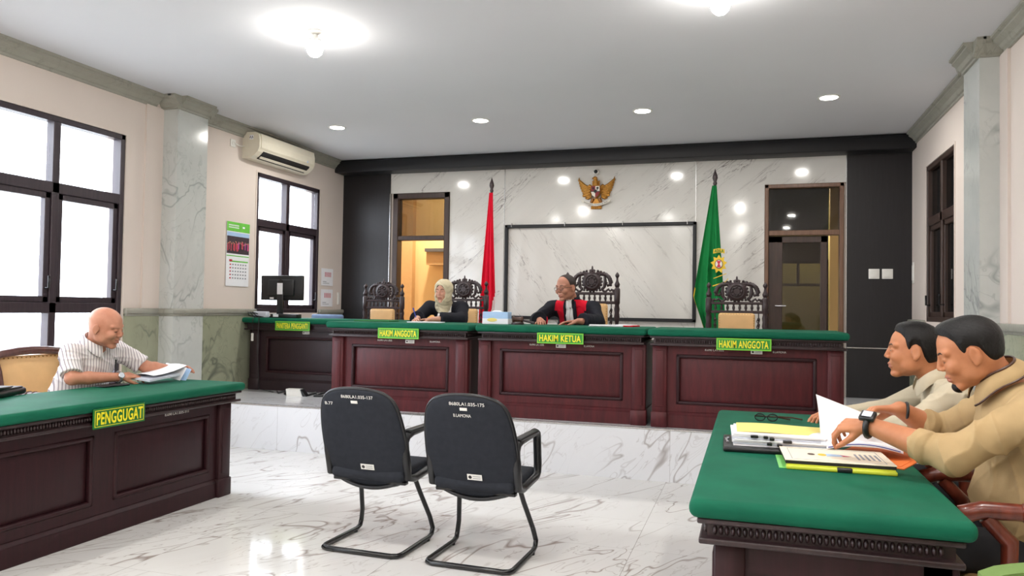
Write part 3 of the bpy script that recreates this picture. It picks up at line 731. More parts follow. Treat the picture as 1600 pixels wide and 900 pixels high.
# ================================================================== BLACK VISITOR CHAIRS
def visitor_chair(label, loc, rz, code, extra, sub):
    t = thing('visitor_chair', label, 'chair', loc, rz, 'black visitor chairs')
    # local: rear (towards the camera) -y, sitter faces +y
    hw = .245
    pts = []
    def arc(cx, cy, cz, r, a0, a1, pl, n=6): return
    R_ = .05
    side = lambda s: [(s*.185, .30, .41), (s*.198, .36, .30), (s*.232, .44, .13), (s*.246, .455, .06), (s*.246, .44, .028), (s*.246, .40, .016)]
    L = side(-1); Rr = side(1)
    path = L+[(-.246, .05, .016), (-.235, .015, .016), (-.205, 0, .016), (.205, 0, .016), (.235, .015, .016), (.246, .05, .016)]+Rr[::-1]
    obj('frame', MB().tube(path, .0145, 12), 'black_metal', t)
    for sx in (-1, 1):
        for y in (.02, .38): obj('foot_glide', MB().lathe([(.0165, 0), (.0165, .012), (.012, .018)], 12, (sx*(.2 if y < .1 else .246), y, 0)), 'black_plastic', t)
    obj('seat_support', MB().box2((-.235, .10, .385), (.235, .14, .405), .004, 1).box2((-.235, .30, .385), (.235, .34, .405), .004, 1), 'black_metal', t)
    obj('seat', MB().box2((-.235, .06, .40), (.235, .52, .475), .035, 4), 'black_fabric', t)
    # back shell: broad arched outline with a notch above the lower skirt, leaning back
    HP = [(0, .362), (.10, .367), (.17, .382), (.222, .410), (.230, .424), (.250, .448), (.261, .50), (.265, .58), (.262, .66), (.255, .74), (.243, .81), (.226, .86), (.196, .897), (.15, .920), (.08, .934), (0, .938)]
    def cr(P, n):
        out = []
        for i in range(len(P)-1):
            p0, p1, p2, p3 = P[max(i-1, 0)], P[i], P[i+1], P[min(i+2, len(P)-1)]
            for k in range(n):
                q = k/n; out.append(tuple(.5*(2*b+(c-a)*q+(2*a-5*b+4*c-d)*q*q+(3*b-a-3*c+d)*q**3) for a, b, c, d in zip(p0, p1, p2, p3)))
        return out
    hp = cr(HP, 3); OUT = hp+[(0, .938)]+[(-x, z) for x, z in hp[::-1][:-1]]
    def ysurf(x, z): return .10-.20*((z-.375)/.565)+.10*((z-.375)/.565-.45)**2*.6+x*x*.35
    def shell(y_off, th, sc, bulge):
        mb = MB(); n = len(OUT); rs = [0, .25, .5, .7, .84, .93, .98, 1.0]; A = []; B = []
        for r in rs:
            ed = math.sqrt(max(0, 1-max(0, (r-.8)/.2)**2))
            for x, z in OUT:
                x2, z2 = x*r*sc, .66+(z-.66)*r*(1-(1-sc)*.8)
                A.append((x2, ysurf(x2, z2)+y_off-bulge*ed-.002, z2)); B.append((x2, ysurf(x2, z2)+y_off+th*(.35+.65*ed), z2))
        N = len(A); fs = []
        for j in range(len(rs)-1):
            for i in range(n):
                a, b = j*n+i, j*n+(i+1) % n
                if j == 0: fs += [(a, a+n, b+n)] if False else [(a, a+n, b+n, b)]
                else: fs.append((a, a+n, b+n, b))
                fs.append((N+a, N+b, N+b+n, N+a+n))
        L0 = (len(rs)-1)*n
        for i in range(n): a, b = L0+i, L0+(i+1) % n; fs.append((a, a+N, b+N, b))
        return mb.add(A+B, fs, 0, True)
    bk = obj('backrest', shell(0, .05, .985, .012), 'black_fabric', t)
    # plastic edge band
    loop = [(x, ysurf(x, z)+.012, z) for x, z in OUT]
    obj('edge_band', MB().tube(loop, .011, 8, closed=True), 'black_plastic', bk)
    lip = [(x, ysurf(x, .39)-.004, .360-.004*math.cos(x/.215*PI/2)+1.0*x*x) for x in [-.222+.444*i/16 for i in range(17)]]
    obj('lower_lip', MB().tube(lip, .012, 8), 'black_plastic', bk)
    yb = lambda z, x=0: ysurf(x, z)-.018
    sl = math.atan2(-.20, .565)
    g = bk
    def onback(name, mb, mat, x, z):
        o = obj(name, mb, mat, bk); o.location = (x, yb(z, x), z); o.rotation_euler = (-math.atan(.20/.565)*-1, 0, 0); return o
    onback('maker_label', MB().box((0, 0, 0), (.042, .003, .017), .008, 3), 'white_plastic', 0, .865)
    lb = onback('asset_label', MB().box((0, 0, 0), (.085, .002, .034)), 'white_plastic', .02, .485)
    dt = MB().lathe([(.0001, -.0018), (.010, -.0018), (.010, -.001)], 14, (-.026, 0, 0), 'Y'); obj('emblem_dot', dt, 'shield_black', lb)
    obj('print', MB().box((.012, -.0015, .006), (.045, .001, .003)).box((.012, -.0015, -.006), (.045, .001, .003)), 'ink_gray', lb)
    onback('painted_number', text_mesh(code, .20, .019, .001), 'white_plastic', .02, .895 if not sub else .893)
    onback('painted_words', text_mesh(extra, .05 if not sub else .10, .018, .001), 'white_plastic', -.17 if not sub else -.01, .85 if not sub else .83)
    # looped armrests
    for sx in (-1, 1):
        x = sx*.250
        path = [(x, .10, .43), (x, .065, .56), (x, .055, .64), (x, .075, .668), (x, .14, .684), (x, .39, .694), (x, .425, .682), (x, .435, .65), (x, .455, .50), (x, .45, .455), (x, .42, .435), (x, .18, .415)]
        ar = obj('armrest', MB().tube(path, .0225, 10, closed=True, flat=1.05), 'black_plastic', t)
        obj('arm_pad', MB().box2((x-.024, .08, .685), (x+.024, .41, .708), .011, 3), 'black_plastic', ar)
        obj('arm_bracket', MB().box2((min(x, x-sx*.05), .10, .415), (max(x, x-sx*.05), .30, .432), .003, 1), 'black_metal', ar)
    return t
visitor_chair('left black fabric visitor chair on a bent tube frame, number ending 137', (-2.095, 3.88, 0), -.03, '8680LA1.035-137', 'B.77', False)
visitor_chair('right black visitor chair with painted number ending 175, beside its twin', (-1.435, 3.85, 0), -.03, '8680LA1.035-175', 'B.LAMONA', True)

# ================================================================== CARVED THRONES
def throne():
    t = thing('carved_throne', 'x', 'chair', (0, 0, 0), 0, 'carved judges chairs with tan cushions')
    mt = 'dark_carved'
    post = [(.022, 0), (.026, .03), (.018, .06), (.024, .10), (.024, .42), (.030, .45), (.018, .48), (.022, .52), (.017, .60), (.026, .66), (.018, .70), (.020, .78), (.030, .84), (.024, .88), (.030, .92), (.022, .96), (.031, .98), (.031, 1.12), (.018, 1.135), (.026, 1.155), (.028, 1.17), (.014, 1.20), (.010, 1.225), (.012, 1.235), (.022, 1.25), (.022, 1.265), (.012, 1.28), (.0001, 1.295)]
    for sx in (-1, 1):
        obj('back_post', MB().lathe(post, 14, (sx*.265, .25, 0)), mt, t)
        leg = MB().lathe([(.02, 0), (.03, .04), (.02, .08), (.032, .14), (.022, .20), (.034, .28), (.034, .40), (.026, .44), (.02, .50), (.03, .56), (.022, .62), (.02, .68)], 14, (sx*.26, -.25, 0)); obj('leg', leg, mt, t)
        ar = MB().tube([(sx*.265, .24, .70), (sx*.275, .05, .715), (sx*.275, -.15, .70), (sx*.27, -.27, .70), (sx*.27, -.31, .68), (sx*.27, -.315, .655)], [.018, .02, .022, .027, .026, .018], 10); obj('armrest', ar, mt, t)
        # pierced side strip between post and cushion
        sp = MB()
        for i in range(7): sp.ball((sx*.205, .25, .56+.058*i), (.014, .012, .022), 8, 6)
        sp.tube([(sx*.205, .25, .5), (sx*.205, .25, .97)], .006, 6)
        for i in range(6): sp.tube([(sx*(.20+.012*math.cos(a)), .25, .60+.058*i+.018*math.sin(a)) for a in np.linspace(0, 2*PI, 9)[:-1]], .0045, 6, closed=True)
        obj('side_spindle', sp, mt, t)
    obj('seat_frame', MB().box2((-.27, -.27, .37), (.27, .26, .42), .01, 2), mt, t)
    obj('seat_cushion', MB().box2((-.25, -.26, .415), (.25, .20, .475), .03, 4), 'cream_leather', t)
    bc = obj('back_cushion', MB().box2((-.172, .205, .50), (.172, .262, .972), .045, 5), 'cream_leather', t)
    st = MB()
    for i in range(11):
        x = -.13+.026*i; st.ball((x, .212, .960), .0045, 6, 4)
    for i in range(16):
        for sx in (-1, 1): st.ball((sx*.160, .212, .53+.026*i), .0045, 6, 4)
    obj('nail_trim', st, 'brass_nail', bc)
    obj('rail', MB().box2((-.25, .232, .968), (.25, .268, .998), .006, 1), mt, t); obj('rail', MB().box2((-.19, .24, .46), (.19, .266, .50), .006, 1), mt, t)
    obj('rail', MB().box2((-.25, .232, 1.060), (.25, .268, 1.088), .006, 1), mt, t)
    for i in range(8):
        x = -.2+.4*i/7
        obj('spindle', MB().lathe([(.011, .996), (.008, 1.005), (.014, 1.02), (.014, 1.035), (.008, 1.05), (.012, 1.062)], 10, (x, .25, 0)), mt, t)
    # crest: round medallion between scrolling leaves and a finial
    cz = 1.195; md = MB().lathe([(.0001, -.034), (.030, -.034), (.034, -.028), (.056, -.026), (.062, -.034), (.072, -.034), (.078, -.024), (.098, -.020), (.100, 0), (.0001, .012)], 30, (0, .25, cz), 'Y')
    for i in range(8):
        a = 2*PI*i/8; md.ball((.045*math.cos(a), .22, cz+.045*math.sin(a)), (.012, .010, .012), 8, 5)
    for i in range(18):
        a = 2*PI*i/18; md.ball((.101*math.cos(a), .245, cz+.097*math.sin(a)), (.016, .018, .016), 8, 5)
    obj('medallion', md, mt, t)
    cr = MB()
    cr.ball((0, .25, cz+.112), (.035, .016, .018), 10, 6); cr.ball((0, .25, cz+.135), (.010, .010, .028), 8, 6)
    for sx in (-1, 1):
        cr.tube([(sx*.055, .25, cz+.085), (sx*.10, .25, cz+.078), (sx*.145, .25, cz+.072), (sx*.178, .25, cz+.045), (sx*.195, .25, cz+.005), (sx*.19, .25, cz-.03), (sx*.165, .25, cz-.04), (sx*.152, .25, cz-.02), (sx*.162, .25, cz-.005)], [.018, .020, .022, .022, .022, .018, .014, .011, .008], 8)
        cr.tube([(sx*.13, .25, cz+.06), (sx*.138, .25, cz+.01), (sx*.130, .25, cz-.05), (sx*.11, .25, cz-.085), (sx*.14, .25, cz-.105)], [.012, .018, .018, .014, .014], 8)
        cr.tube([(sx*.235, .25, cz-.115), (sx*.225, .25, cz-.09), (sx*.205, .25, cz-.08), (sx*.19, .25, cz-.095), (sx*.175, .25, cz-.075), (sx*.155, .25, cz-.09), (sx*.14, .25, cz-.105)], [.012, .014, .013, .011, .013, .011, .012], 8)
        for (x, z, r) in ((.16, .055, .018), (.192, .03, .018), (.205, -.005, .016), (.198, -.035, .014), (.125, .088, .016), (.09, .098, .016), (.06, .108, .014), (.11, -.07, .016), (.085, -.085, .014)): cr.ball((sx*x, .25, cz+z), (r, .018, r), 8, 5)
    obj('crest', cr, mt, t)
    return t
th = throne(); th['label'] = 'empty dark carved throne with tan cushion, leftmost of the four'
th.scale = (1.01, 1, .966); th.location = (-4.34, 8.24, PZ); th.rotation_euler = (0, 0, -.12)
dup(th, (-3.11, 7.88, PZ), .0, 'dark carved throne directly behind the woman in the beige headscarf', (.99, 1, .985))
dup(th, (-1.64, 7.90, PZ), .0, 'tallest carved throne with tan cushion, behind the judge in red and black', (1.03, 1, 1.065))
dup(th, (-.135, 7.92, PZ), 0, 'empty carved throne right of centre, in front of the green flag', (1.05, 1, .985))

# ================================================================== ARMCHAIRS
def armchair():
    """faces +x; back at -x"""
    t = thing('upholstered_armchair', 'x', 'chair', (0, 0, 0), 0, 'wooden armchairs with tan leather')
    m_ = 'chair_wood'
    # back frame: flared top rail with ears
    fr = MB()
    top = [(-.26, y, z) for y, z in ((-.33, .985), (-.29, 1.01), (-.24, 1.025), (-.12, 1.038), (0, 1.042), (.12, 1.038), (.24, 1.025), (.29, 1.01), (.33, .985))]
    fr.tube(top, [.016, .024, .028, .030, .030, .030, .028, .024, .016], 10)
    for sy in (-1, 1):
        fr.tube([(-.27, sy*.285, 1.01), (-.25, sy*.262, .90), (-.23, sy*.25, .75), (-.215, sy*.245, .60), (-.21, sy*.245, .44)], [.026, .024, .022, .022, .024], 10)
    fr.tube([(-.215, -.24, .56), (-.215, .24, .56)], .02, 8)
    obj('back_frame', fr, m_, t)
    bc = obj('back_cushion', MB().grid(lambda u, v: (-.225-.055*v+.03*(1-(2*u-1)**4)*(1-(2*v-1)**4), (u-.5)*(.46+.05*v), .575+.43*v), 17, 13, thick=(-.035, 0, 0)), 'cream_leather', t)
    st = MB()
    for i in range(15): st.ball((-.272, (i/14-.5)*.48, .992), .006, 6, 4)
    for i in range(13):
        for sy in (-1, 1): st.ball((-.22-.05*i/12, sy*(.222+.02*i/12), .60+.38*i/12), .006, 6, 4)
    obj('nail_trim', st, 'brass_nail', bc)
    obj('seat_frame', MB().box2((-.24, -.27, .38), (.27, .27, .44), .012, 2), m_, t)
    obj('seat_cushion', MB().box2((-.22, -.25, .43), (.26, .25, .495), .03, 4), 'cream_leather', t)
    for sy in (-1, 1):
        obj('leg', MB().tube([(.24, sy*.24, .40), (.25, sy*.245, .25), (.235, sy*.24, .12), (.25, sy*.245, 0)], [.03, .026, .02, .024], 10), m_, t)
        obj('leg', MB().tube([(-.215, sy*.24, .42), (-.23, sy*.24, .2), (-.28, sy*.245, 0)], [.026, .022, .022], 10), m_, t)
        a = MB().tube([(-.235, sy*.255, .73), (-.12, sy*.285, .755), (.08, sy*.30, .76), (.25, sy*.30, .758), (.305, sy*.30, .74), (.31, sy*.30, .715), (.285, sy*.30, .70)], [.02, .024, .027, .03, .032, .026, .018], 10)
        ao = obj('armrest', a, m_, t)
        obj('arm_support', MB().tube([(.24, sy*.30, .735), (.17, sy*.30, .66), (.17, sy*.29, .55), (.22, sy*.275, .44)], [.024, .028, .026, .028], 10), m_, ao)
        ring = MB()
        for i in range(3): ring.tube([(.03+.05*i+.018*math.cos(b)*.4, sy*.30+.028*math.cos(b), .76+.028*math.sin(b)) for b in np.linspace(0, 2*PI, 11)[:-1]], .004, 5, closed=True)
        obj('arm_carving', ring, m_, ao)
    return t
ac = armchair(); ac['label'] = 'wooden armchair with tan leather back behind the man in the striped shirt'; ac.location = (-4.72, 4.26, 0)
dup(ac, (.985, 3.19, 0), PI, 'reddish wooden armchair the man in the khaki shirt sits on, nearest at right')
dup(ac, (1.10, 4.22, 0), PI, 'wooden armchair behind the man in the pale cream shirt')
for r in (bpy.data.objects[ac.name+'.001'], bpy.data.objects[ac.name+'.002']):
    def rec(o):
        for c in o.children:
            if c.data and c.data.materials and c.data.materials[0] == M['chair_wood']:
                c.data = c.data.copy(); c.data.materials[0] = M['red_wood']
            rec(c)
    rec(r)
# green upholstered seat in the near right corner
t = thing('green_cushioned_chair', 'rounded green cushioned chair back at the very bottom right corner', 'chair', (.78, 1.72, 0), .05)
obj('back_cushion', MB().grid(lambda u, v: (-.30+.62*u, .16+.03*math.sin(v*PI)+.02*v, .42+(.43+.045*math.sin(u*PI)**.6)*v), 21, 13, thick=(0, -.06, 0)), 'cloth_green', t)
obj('seat', MB().box2((-.28, -.32, .40), (.28, .14, .48), .035, 3), 'cloth_green', t)
for x in (-.25, .25):
    for y in (-.28, .12): obj('leg', MB().tube([(x, y, 0), (x, y, .42)], [.018, .022], 10), 'red_wood', t)
# office chair by the clerk desk (only its grey-blue back shows)
t = thing('office_chair', 'grey blue office chair back showing above the clerk desk', 'chair', (-4.97, 8.32, PZ), 0)
obj('backrest', MB().box2((-.22, -.05, .52), (.22, .0, .86), .03, 3), 'gray_blue', t); obj('seat', MB().box2((-.24, 0, .42), (.24, .45, .5), .03, 3), 'gray_blue', t)
obj('pedestal', MB().tube([(0, .2, .08), (0, .2, .43)], .025, 10), 'black_metal', t)
for i in range(5): obj('leg', MB().tube([(0, .2, .09), (.26*math.cos(i*1.2566), .2+.26*math.sin(i*1.2566), .03)], [.022, .015], 8), 'black_plastic', t)
obj('back_bar', MB().box2((-.03, -.01, .40), (.03, .02, .6), .005, 1), 'black_plastic', t)

# ================================================================== WALL ITEMS
# air conditioner (local: face +x, length along y)
t = thing('air_conditioner', 'cream split air conditioner high on the left wall above the small window', 'air conditioner', (XL, 7.92, 3.065))
pf = [(0, 0), (.10, 0), (.155, .03), (.205, .075), (.225, .12), (.228, .20), (.215, .27), (.17, .295), (0, .30)]
obj('housing', MB().prism([(a, b) for a, b in pf], -.575, .575, plane='XZ'), 'ac_plastic', t)
obj('front_cover', MB().prism([(.226, .105), (.234, .12), (.237, .20), (.224, .275), (.215, .275), (.218, .11)], -.545, .555, plane='XZ'), 'ac_plastic', t)
obj('outlet_slot', MB().prism([(.128, .006), (.206, .066), (.212, .085), (.12, .016)], -.48, .48, plane='XZ'), 'dark_gap', t)
lv = MB(); lv.prism([(.150, .010), (.172, .026), (.176, .032), (.172, .034), (.148, .016)], -.47, .47, plane='XZ'); obj('louvre', lv, 'ac_plastic', t)
obj('round_logo', MB().lathe([(.0001, .232), (.011, .232), (.011, .228)], 14, (0, 0, 0), 'X').add([], []), 'light_blue', t).location = (.004, .40, .13)
v_ = MB()
v_.box((0, 0, 0), (.05, .002, .05), mi=0)
for i, (dx, dz) in enumerate(((-.012, .008), (.012, .008), (0, -.008), (-.018, -.004), (.018, -.004))): v_.box((dx, -.002, dz), (.006, .002, .016), mi=1)
obj('end_sticker', v_, ['paper', 'shield_black'], t).location = (.12, -.577, .235)
def outlet(name, label, loc, face, w=.085, h=.085, n=1, cat='outlet'):
    """face: direction the plate looks"""
    t = thing(name, label, cat, loc, {'+x': PI/2, '-x': -PI/2, '-y': 0}[face])
    obj('plate', MB().box((0, -.006, 0), (w, .012, h), .005, 2), 'white_plastic', t)
    if name == 'wall_switch': obj('rocker', MB().box((0, -.014, 0), (w*.72, .006, h*.72), .003, 2), 'white_plastic', t)
    else:
        obj('socket', MB().lathe([(.024, -.0125), (.024, -.018), (.018, -.018), (.017, -.012), (.0001, -.0122)], 18, (0, 0, 0), 'Y'), 'white_plastic', t)
outlet('wall_outlet', 'white wall outlet high on the left wall between the large window and the column', (XL, 5.94, 3.185), '+x')
outlet('wall_outlet', 'white wall outlet beside the air conditioner', (XL, 7.17, 3.20), '+x')
obj_ = MB().tube([(XL+.02, 7.2, 3.2), (XL+.03, 7.26, 3.185), (XL+.03, 7.35, 3.20)], .006, 6); tag(obj('extension_lead', obj_, 'white_plastic'), 'short white cord from the high outlet to the air conditioner', 'cord')
outlet('wall_switch', 'left one of the two white switches on the black panel at right', (1.355, YB-.04, 1.862), '-y', .115, .115, cat='switch')
outlet('wall_switch', 'right one of the two white switches on the black panel, nearest the corner', (1.495, YB-.04, 1.862), '-y', .115, .115, cat='switch')
outlet('wall_switch', 'white switch box on the cream right wall beside the corner', (XR, 9.52, 1.87), '-x', .07, .24, cat='switch')
outlet('wall_switch', 'white air conditioner remote holder on the left wall near the black panel', (XL, 9.53, 1.50), '+x', .06, .17, cat='remote')
# calendar
t = thing('wall_calendar', 'large wall calendar with green header and group photo, beside the left column', 'calendar', (XL+.006, 7.30, 1.60), PI/2)
w, h = .40, .72
obj('sheet', MB().box2((-w/2, -.004, 0), (w/2, 0, h)), 'paper', t)
obj('header', MB().box2((-w/2, -.0055, h-.105), (w/2, -.004, h)), 'calendar_green', t)
hd = MB()
for k in range(9): hd.box2((-.17+.02*k, -.0062, h-.045), (-.157+.02*k, -.0055, h-.03)); hd.box2((-.17+.02*k, -.0062, h-.068), (-.155+.02*k, -.0055, h-.056))
hd.box2((.07, -.0062, h-.06), (.11, -.0055, h-.04)); obj('header_print', hd, 'paper', t)
ph = MB().box2((-w/2+.005, -.0055, .365), (w/2-.005, -.004, .56), mi=0)
random.seed(3)
for i in range(26):
    x = -w/2+.02+(w-.04)*i/25; z = .47+random.uniform(-.01, .03); mi = random.choice([1, 1, 2, 3])
    ph.box2((x-.009, -.0062, z-.075), (x+.009, -.0055, z), mi=mi); ph.box2((x-.005, -.0062, z), (x+.005, -.0055, z+.013), mi=4)
obj('photo', ph, ['photo_dark', 'photo_red', 'photo_magenta', 'photo_dark', 'skin_a'], t)
obj('sky_strip', MB().box2((-w/2+.005, -.0055, .56), (w/2-.005, -.004, .605)), 'light_blue', t)
obj('green_rule', MB().box2((-w/2+.005, -.0055, .335), (w/2-.005, -.004, .345)).box2((-w/2+.06, -.0055, .272), (w/2-.02, -.004, .286)), 'calendar_green', t)
obj('red_title', MB().box2((-w/2+.05, -.006, .276), (-w/2+.10, -.0045, .298)), 'ink_red', t)
dg = MB()
for r in range(5):
    for c_ in range(7): dg.box2((-w/2+.06+c_*.045, -.0056, .235-r*.038), (-w/2+.082+c_*.045, -.004, .25-r*.038), mi=1 if c_ == 0 else 0)
obj('dates', dg, ['ink_gray', 'ink_red'], t)
for i, (z, l) in enumerate(((1.67, 'upper white notice sheet with red bars on the left wall by the corner'), (1.385, 'lower white notice sheet with red bars on the left wall by the corner'))):
    t = thing('notice_sheet', l, 'paper', (XL+.005, 9.22, z), PI/2, 'notices by the window')
    obj('sheet', MB().box2((-.15, -.003, 0), (.15, 0, .235)), 'paper', t)
    r = MB()
    for k in range(5): r.box2((-.06+.035*k, -.004, .12), (-.045+.035*k, -.003, .185))
    obj('red_print', r, 'ink_red', t); obj('gray_print', MB().box2((-.11, -.004, .05), (-.02, -.003, .058)).box2((-.11, -.004, .03), (.05, -.003, .036)), 'ink_gray', t)
# small camera above the emblem
t = thing('dome_camera', 'small white ringed camera with dark lens above the gold eagle', 'camera', (-1.90, YB-.03, 3.165))
obj('ring', MB().lathe([(.042, 0), (.042, -.03), (.036, -.05), (.026, -.055), (.024, -.04), (.0001, -.04)], 22, (0, 0, 0), 'Y'), 'white_plastic', t)
obj('lens', MB().lathe([(.0001, -.062), (.014, -.058), (.024, -.045), (.024, -.04)], 18, (0, 0, 0), 'Y'), 'black_plastic', t)
# gold eagle emblem, about 0.46 m wide
t = thing('eagle_emblem', 'gold spread-winged eagle emblem with shield on the white marble wall', 'emblem', (-1.893, YB-.032, 2.70))
ya = -.01
for sx in (-1, 1):
    wg = MB()
    for i in range(8):      # long wing feathers fanning up and out
        f = i/7; x0 = .055+.01*f; z0 = .245-.10*f; x1 = .225-.055*f*f-.04*f; z1 = .395-.23*f
        if i == 0: x1, z1 = .228, .40
        w = .016
        mid = ((x0+x1)/2+.012, (z0+z1)/2-.03)
        wg.tube([(sx*x0, -.025, z0), (sx*mid[0], -.030, mid[1]), (sx*(x1+.003), -.018, z1-.035), (sx*x1, -.012, z1)], [.014, .020, .014, .004], 8)
    wg.tube([(sx*.05, -.035, .26), (sx*.085, -.040, .285), (sx*.12, -.03, .262)], [.02, .022, .012], 8)
    for r in range(3):
        for i in range(4): wg.ball((sx*(.075+.025*i+.005*r), -.038, .255-.035*r-.008*i), (.018, .010, .020), 8, 5)
    obj('wing', wg, 'gold', t)
    lg = MB().tube([(sx*.04, -.03, .12), (sx*.055, -.035, .085), (sx*.07, -.03, .055)], [.022, .02, .012], 8)
    for k in (-1, 0, 1): lg.tube([(sx*.07, -.035, .055), (sx*(.07+.014*k), -.048, .04), (sx*(.07+.018*k), -.045, .025)], [.008, .007, .003], 6)
    obj('talon', lg, 'gold_dark', t)
bd = MB().ball((0, -.035, .22), (.062, .040, .10), 16, 10).tube([(0, -.045, .28), (-.004, -.05, .33), (-.008, -.052, .365)], [.045, .032, .026], 10).ball((-.012, -.055, .378), (.030, .026, .024), 12, 8)
for r in range(4):
    for i in range(5): bd.ball(((i-2)*.02, -.062+.004*abs(i-2), .335-.022*r), (.011, .008, .013), 6, 5)
obj('body', bd, 'gold', t)
obj('beak', MB().tube([(-.032, -.06, .380), (-.046, -.062, .376), (-.050, -.06, .362)], [.012, .008, .002], 8), 'gold_dark', t)
tl = MB()
for i in range(7):
    a = (i-3)*.11; tl.tube([(.01*(i-3), -.02, .12), (.01*(i-3)+math.sin(a)*.06, -.02, .05), (.01*(i-3)+math.sin(a)*.10, -.015, -.012)], [.012, .014, .010], 6)
obj('tail', tl, 'gold', t)
# shield with quarters
sh = [(-.058, .275), (.058, .275), (.060, .20), (.045, .155), (0, .118), (-.045, .155), (-.060, .20)]
so = obj('shield', MB().prism(sh, -.094, -.078), 'gold_dark', t)
q = MB(); q.prism([(-.053, .27), (0, .27), (0, .205), (-.055, .205)], -.098, -.094, 0); q.prism([(0, .27), (.053, .27), (.055, .205), (0, .205)], -.098, -.094, 1)
q.prism([(-.055, .20), (0, .20), (0, .124), (-.041, .157)], -.098, -.094, 1); q.prism([(0, .20), (.055, .20), (.041, .157), (0, .124)], -.098, -.094, 0)
obj('quarters', q, ['shield_red', 'shield_white'], so)
obj('centre_shield', MB().prism([(-.02, .225), (.02, .225), (.02, .195), (0, .178), (-.02, .195)], -.102, -.098).box2((-.06, -.101, .198), (.06, -.098, .206)), 'shield_black', so)
obj('bull_head', MB().ball((-.028, -.1, .242), (.012, .004, .015), 8, 5), 'shield_black', so)
obj('tree', MB().ball((.028, -.1, .245), (.016, .004, .014), 8, 5).box2((.025, -.102, .215), (.031, -.098, .235)), 'shield_black', so)
rb = MB(); vs = []; N = 24
rb.grid(lambda u, v: ((u-.5)*.37, -.052-.012*math.sin(u*PI), .075-.055*math.cos((u-.5)*PI)*1.0+.032*v+.0*u), 25, 3, thick=(0, .012, 0))
ro = obj('ribbon', rb, 'shield_white', t)
mt_ = text_mesh('BHINNEKA TUNGGAL IKA', .30, .016, .001)
mt_.v = [(x, -.066-.0*z, z+.036-.055*math.cos(x/.37*PI)+.055) for x, y, z in mt_.v]; obj('motto', mt_, 'shield_black', ro)

# ================================================================== FLAGS
def flag(name, label, loc, mats, cols, prof, seed, fringe=None):
    t = thing(name, label, 'flag', loc, 0)
    obj('pole', MB().tube([(0, 0, .02), (0, 0, 2.42)], .013, 12), 'dark_carved', t)
    obj('finial', MB().lathe([(.014, 2.40), (.024, 2.43), (.016, 2.45), (.03, 2.49), (.026, 2.52), (.012, 2.56), (.0001, 2.60)], 14), 'dark_carved', t)
    obj('stand', MB().lathe([(.16, 0), (.16, .02), (.06, .05), (.03, .09), (.03, .22), (.0001, .22)], 24), 'dark_carved', t)
    cl = MB(); nu, nv = 61, 50
    def P(u, v):
        z = 2.40-v*prof['len'](u); wl, wr = prof['w'](v); x = -wl+(wl+wr)*u
        d = (.01+.05*min(1, v*1.3)); n = prof['folds']
        y = -.03-d*(.5+.5*math.sin(u*n*2*PI+seed+.6*math.sin(v*4)))-.02*v
        x += .008*v*math.sin(u*n*2*PI*1.3+2)
        return (x, y, z)
    cl.grid(P, nu, nv, thick=(0, .004, 0))
    # colours by cell
    k = (nu-1)*(nv-1)
    for side in (0, 1):
        for j in range(nv-1):
            for i in range(nu-1): cl.mi[side*k+j*(nu-1)+i] = cols(i/(nu-1), j/(nv-1))
    f = obj('cloth', cl, mats, t)
    return t, f, P
def wr(v): return (.03+.075*v+.04*math.sin(v*2.2), .03+.11*v**1.3)
def wred(v):
    a = .02+.125*v if v < .75 else .114+.03*(v-.75)
    b = .03+.11*v**1.2 if v < .72 else .105-.06*(v-.72)/.28
    return a, b
flag('national_flag', 'red and white flag hanging furled on a dark pole, left of the black framed board', (-3.085, 8.95, PZ), ['flag_red', 'white_cloth'],
     lambda u, v: 1 if (v > .66 and u > .80-(v-.66)*.35 and u-.8 > -(v-.66)) and v > .66+.2*(1-u) else 0, {'len': lambda u: 1.95-.1*u, 'w': wred, 'folds': 3.2}, .4)
def wgr(v): return (.03+.20*min(v/.78, 1)-(.12*(v-.78)/.22 if v > .78 else 0), .02+.155*v)
gt, gf, GP = flag('court_flag', 'green court flag with yellow sun emblem and gold fringe on a dark pole', (-.395, 8.95, PZ), ['flag_green', 'flag_gold'],
     lambda u, v: 1 if (u < .02 and v > .70) or (v > .985) else 0, {'len': lambda u: 1.62+.45*min(1, u*1.6), 'w': wgr, 'folds': 2.6}, 1.7)
# emblem worked onto the cloth
def on_flag(poly, d, cx, cz, name, mat, parent=gf):
    mb = MB(); mb.prism([(cx+a*1.2, cz+b*1.2) for a, b in poly], -.155-d, -.150-d); return obj(name, mb, mat, parent)
sun = [((.088 if i % 2 == 0 else .060)*math.cos(2*PI*i/18+PI/2)*.86, (.088 if i % 2 == 0 else .060)*math.sin(2*PI*i/18+PI/2)) for i in range(18)]
circ = lambda r, n=24, q=1: [(r*q*math.cos(2*PI*i/n), r*math.sin(2*PI*i/n)) for i in range(n)]
ex, ez = .055, 1.50
E1 = on_flag(sun, -.01, ex, ez, 'sun_emblem', 'flag_gold'); on_flag(circ(.042, q=.86), -.005, ex, ez, 'ring', 'shield_black', gf); on_flag(circ(.036, q=.86), -.003, ex, ez, 'disc', 'shield_white', gf)
on_flag([(-.02, -.03), (.02, -.03), (.006, .0), (.02, .03), (-.02, .03), (-.006, 0)], .000, ex, ez, 'shield_mark', 'ink_red', gf)
arc = [(.13*math.cos(a)*.8, .13*math.sin(a)) for a in np.linspace(PI*.70, PI*.30, 9)]+[(.085*math.cos(a)*.9, .105*math.sin(a)) for a in np.linspace(PI*.28, PI*.72, 9)]
on_flag([(-.052, .098), (-.05, .138), (0, .148), (.05, .138), (.052, .098), (0, .108)], -.01, ex, ez, 'name_band', 'flag_gold')
o = obj('name_lettering', tmb(text_mesh('ADILA', .10, .034, .001, .02), TR((ex, -.148, ez+.148))), 'flag_green', gf)
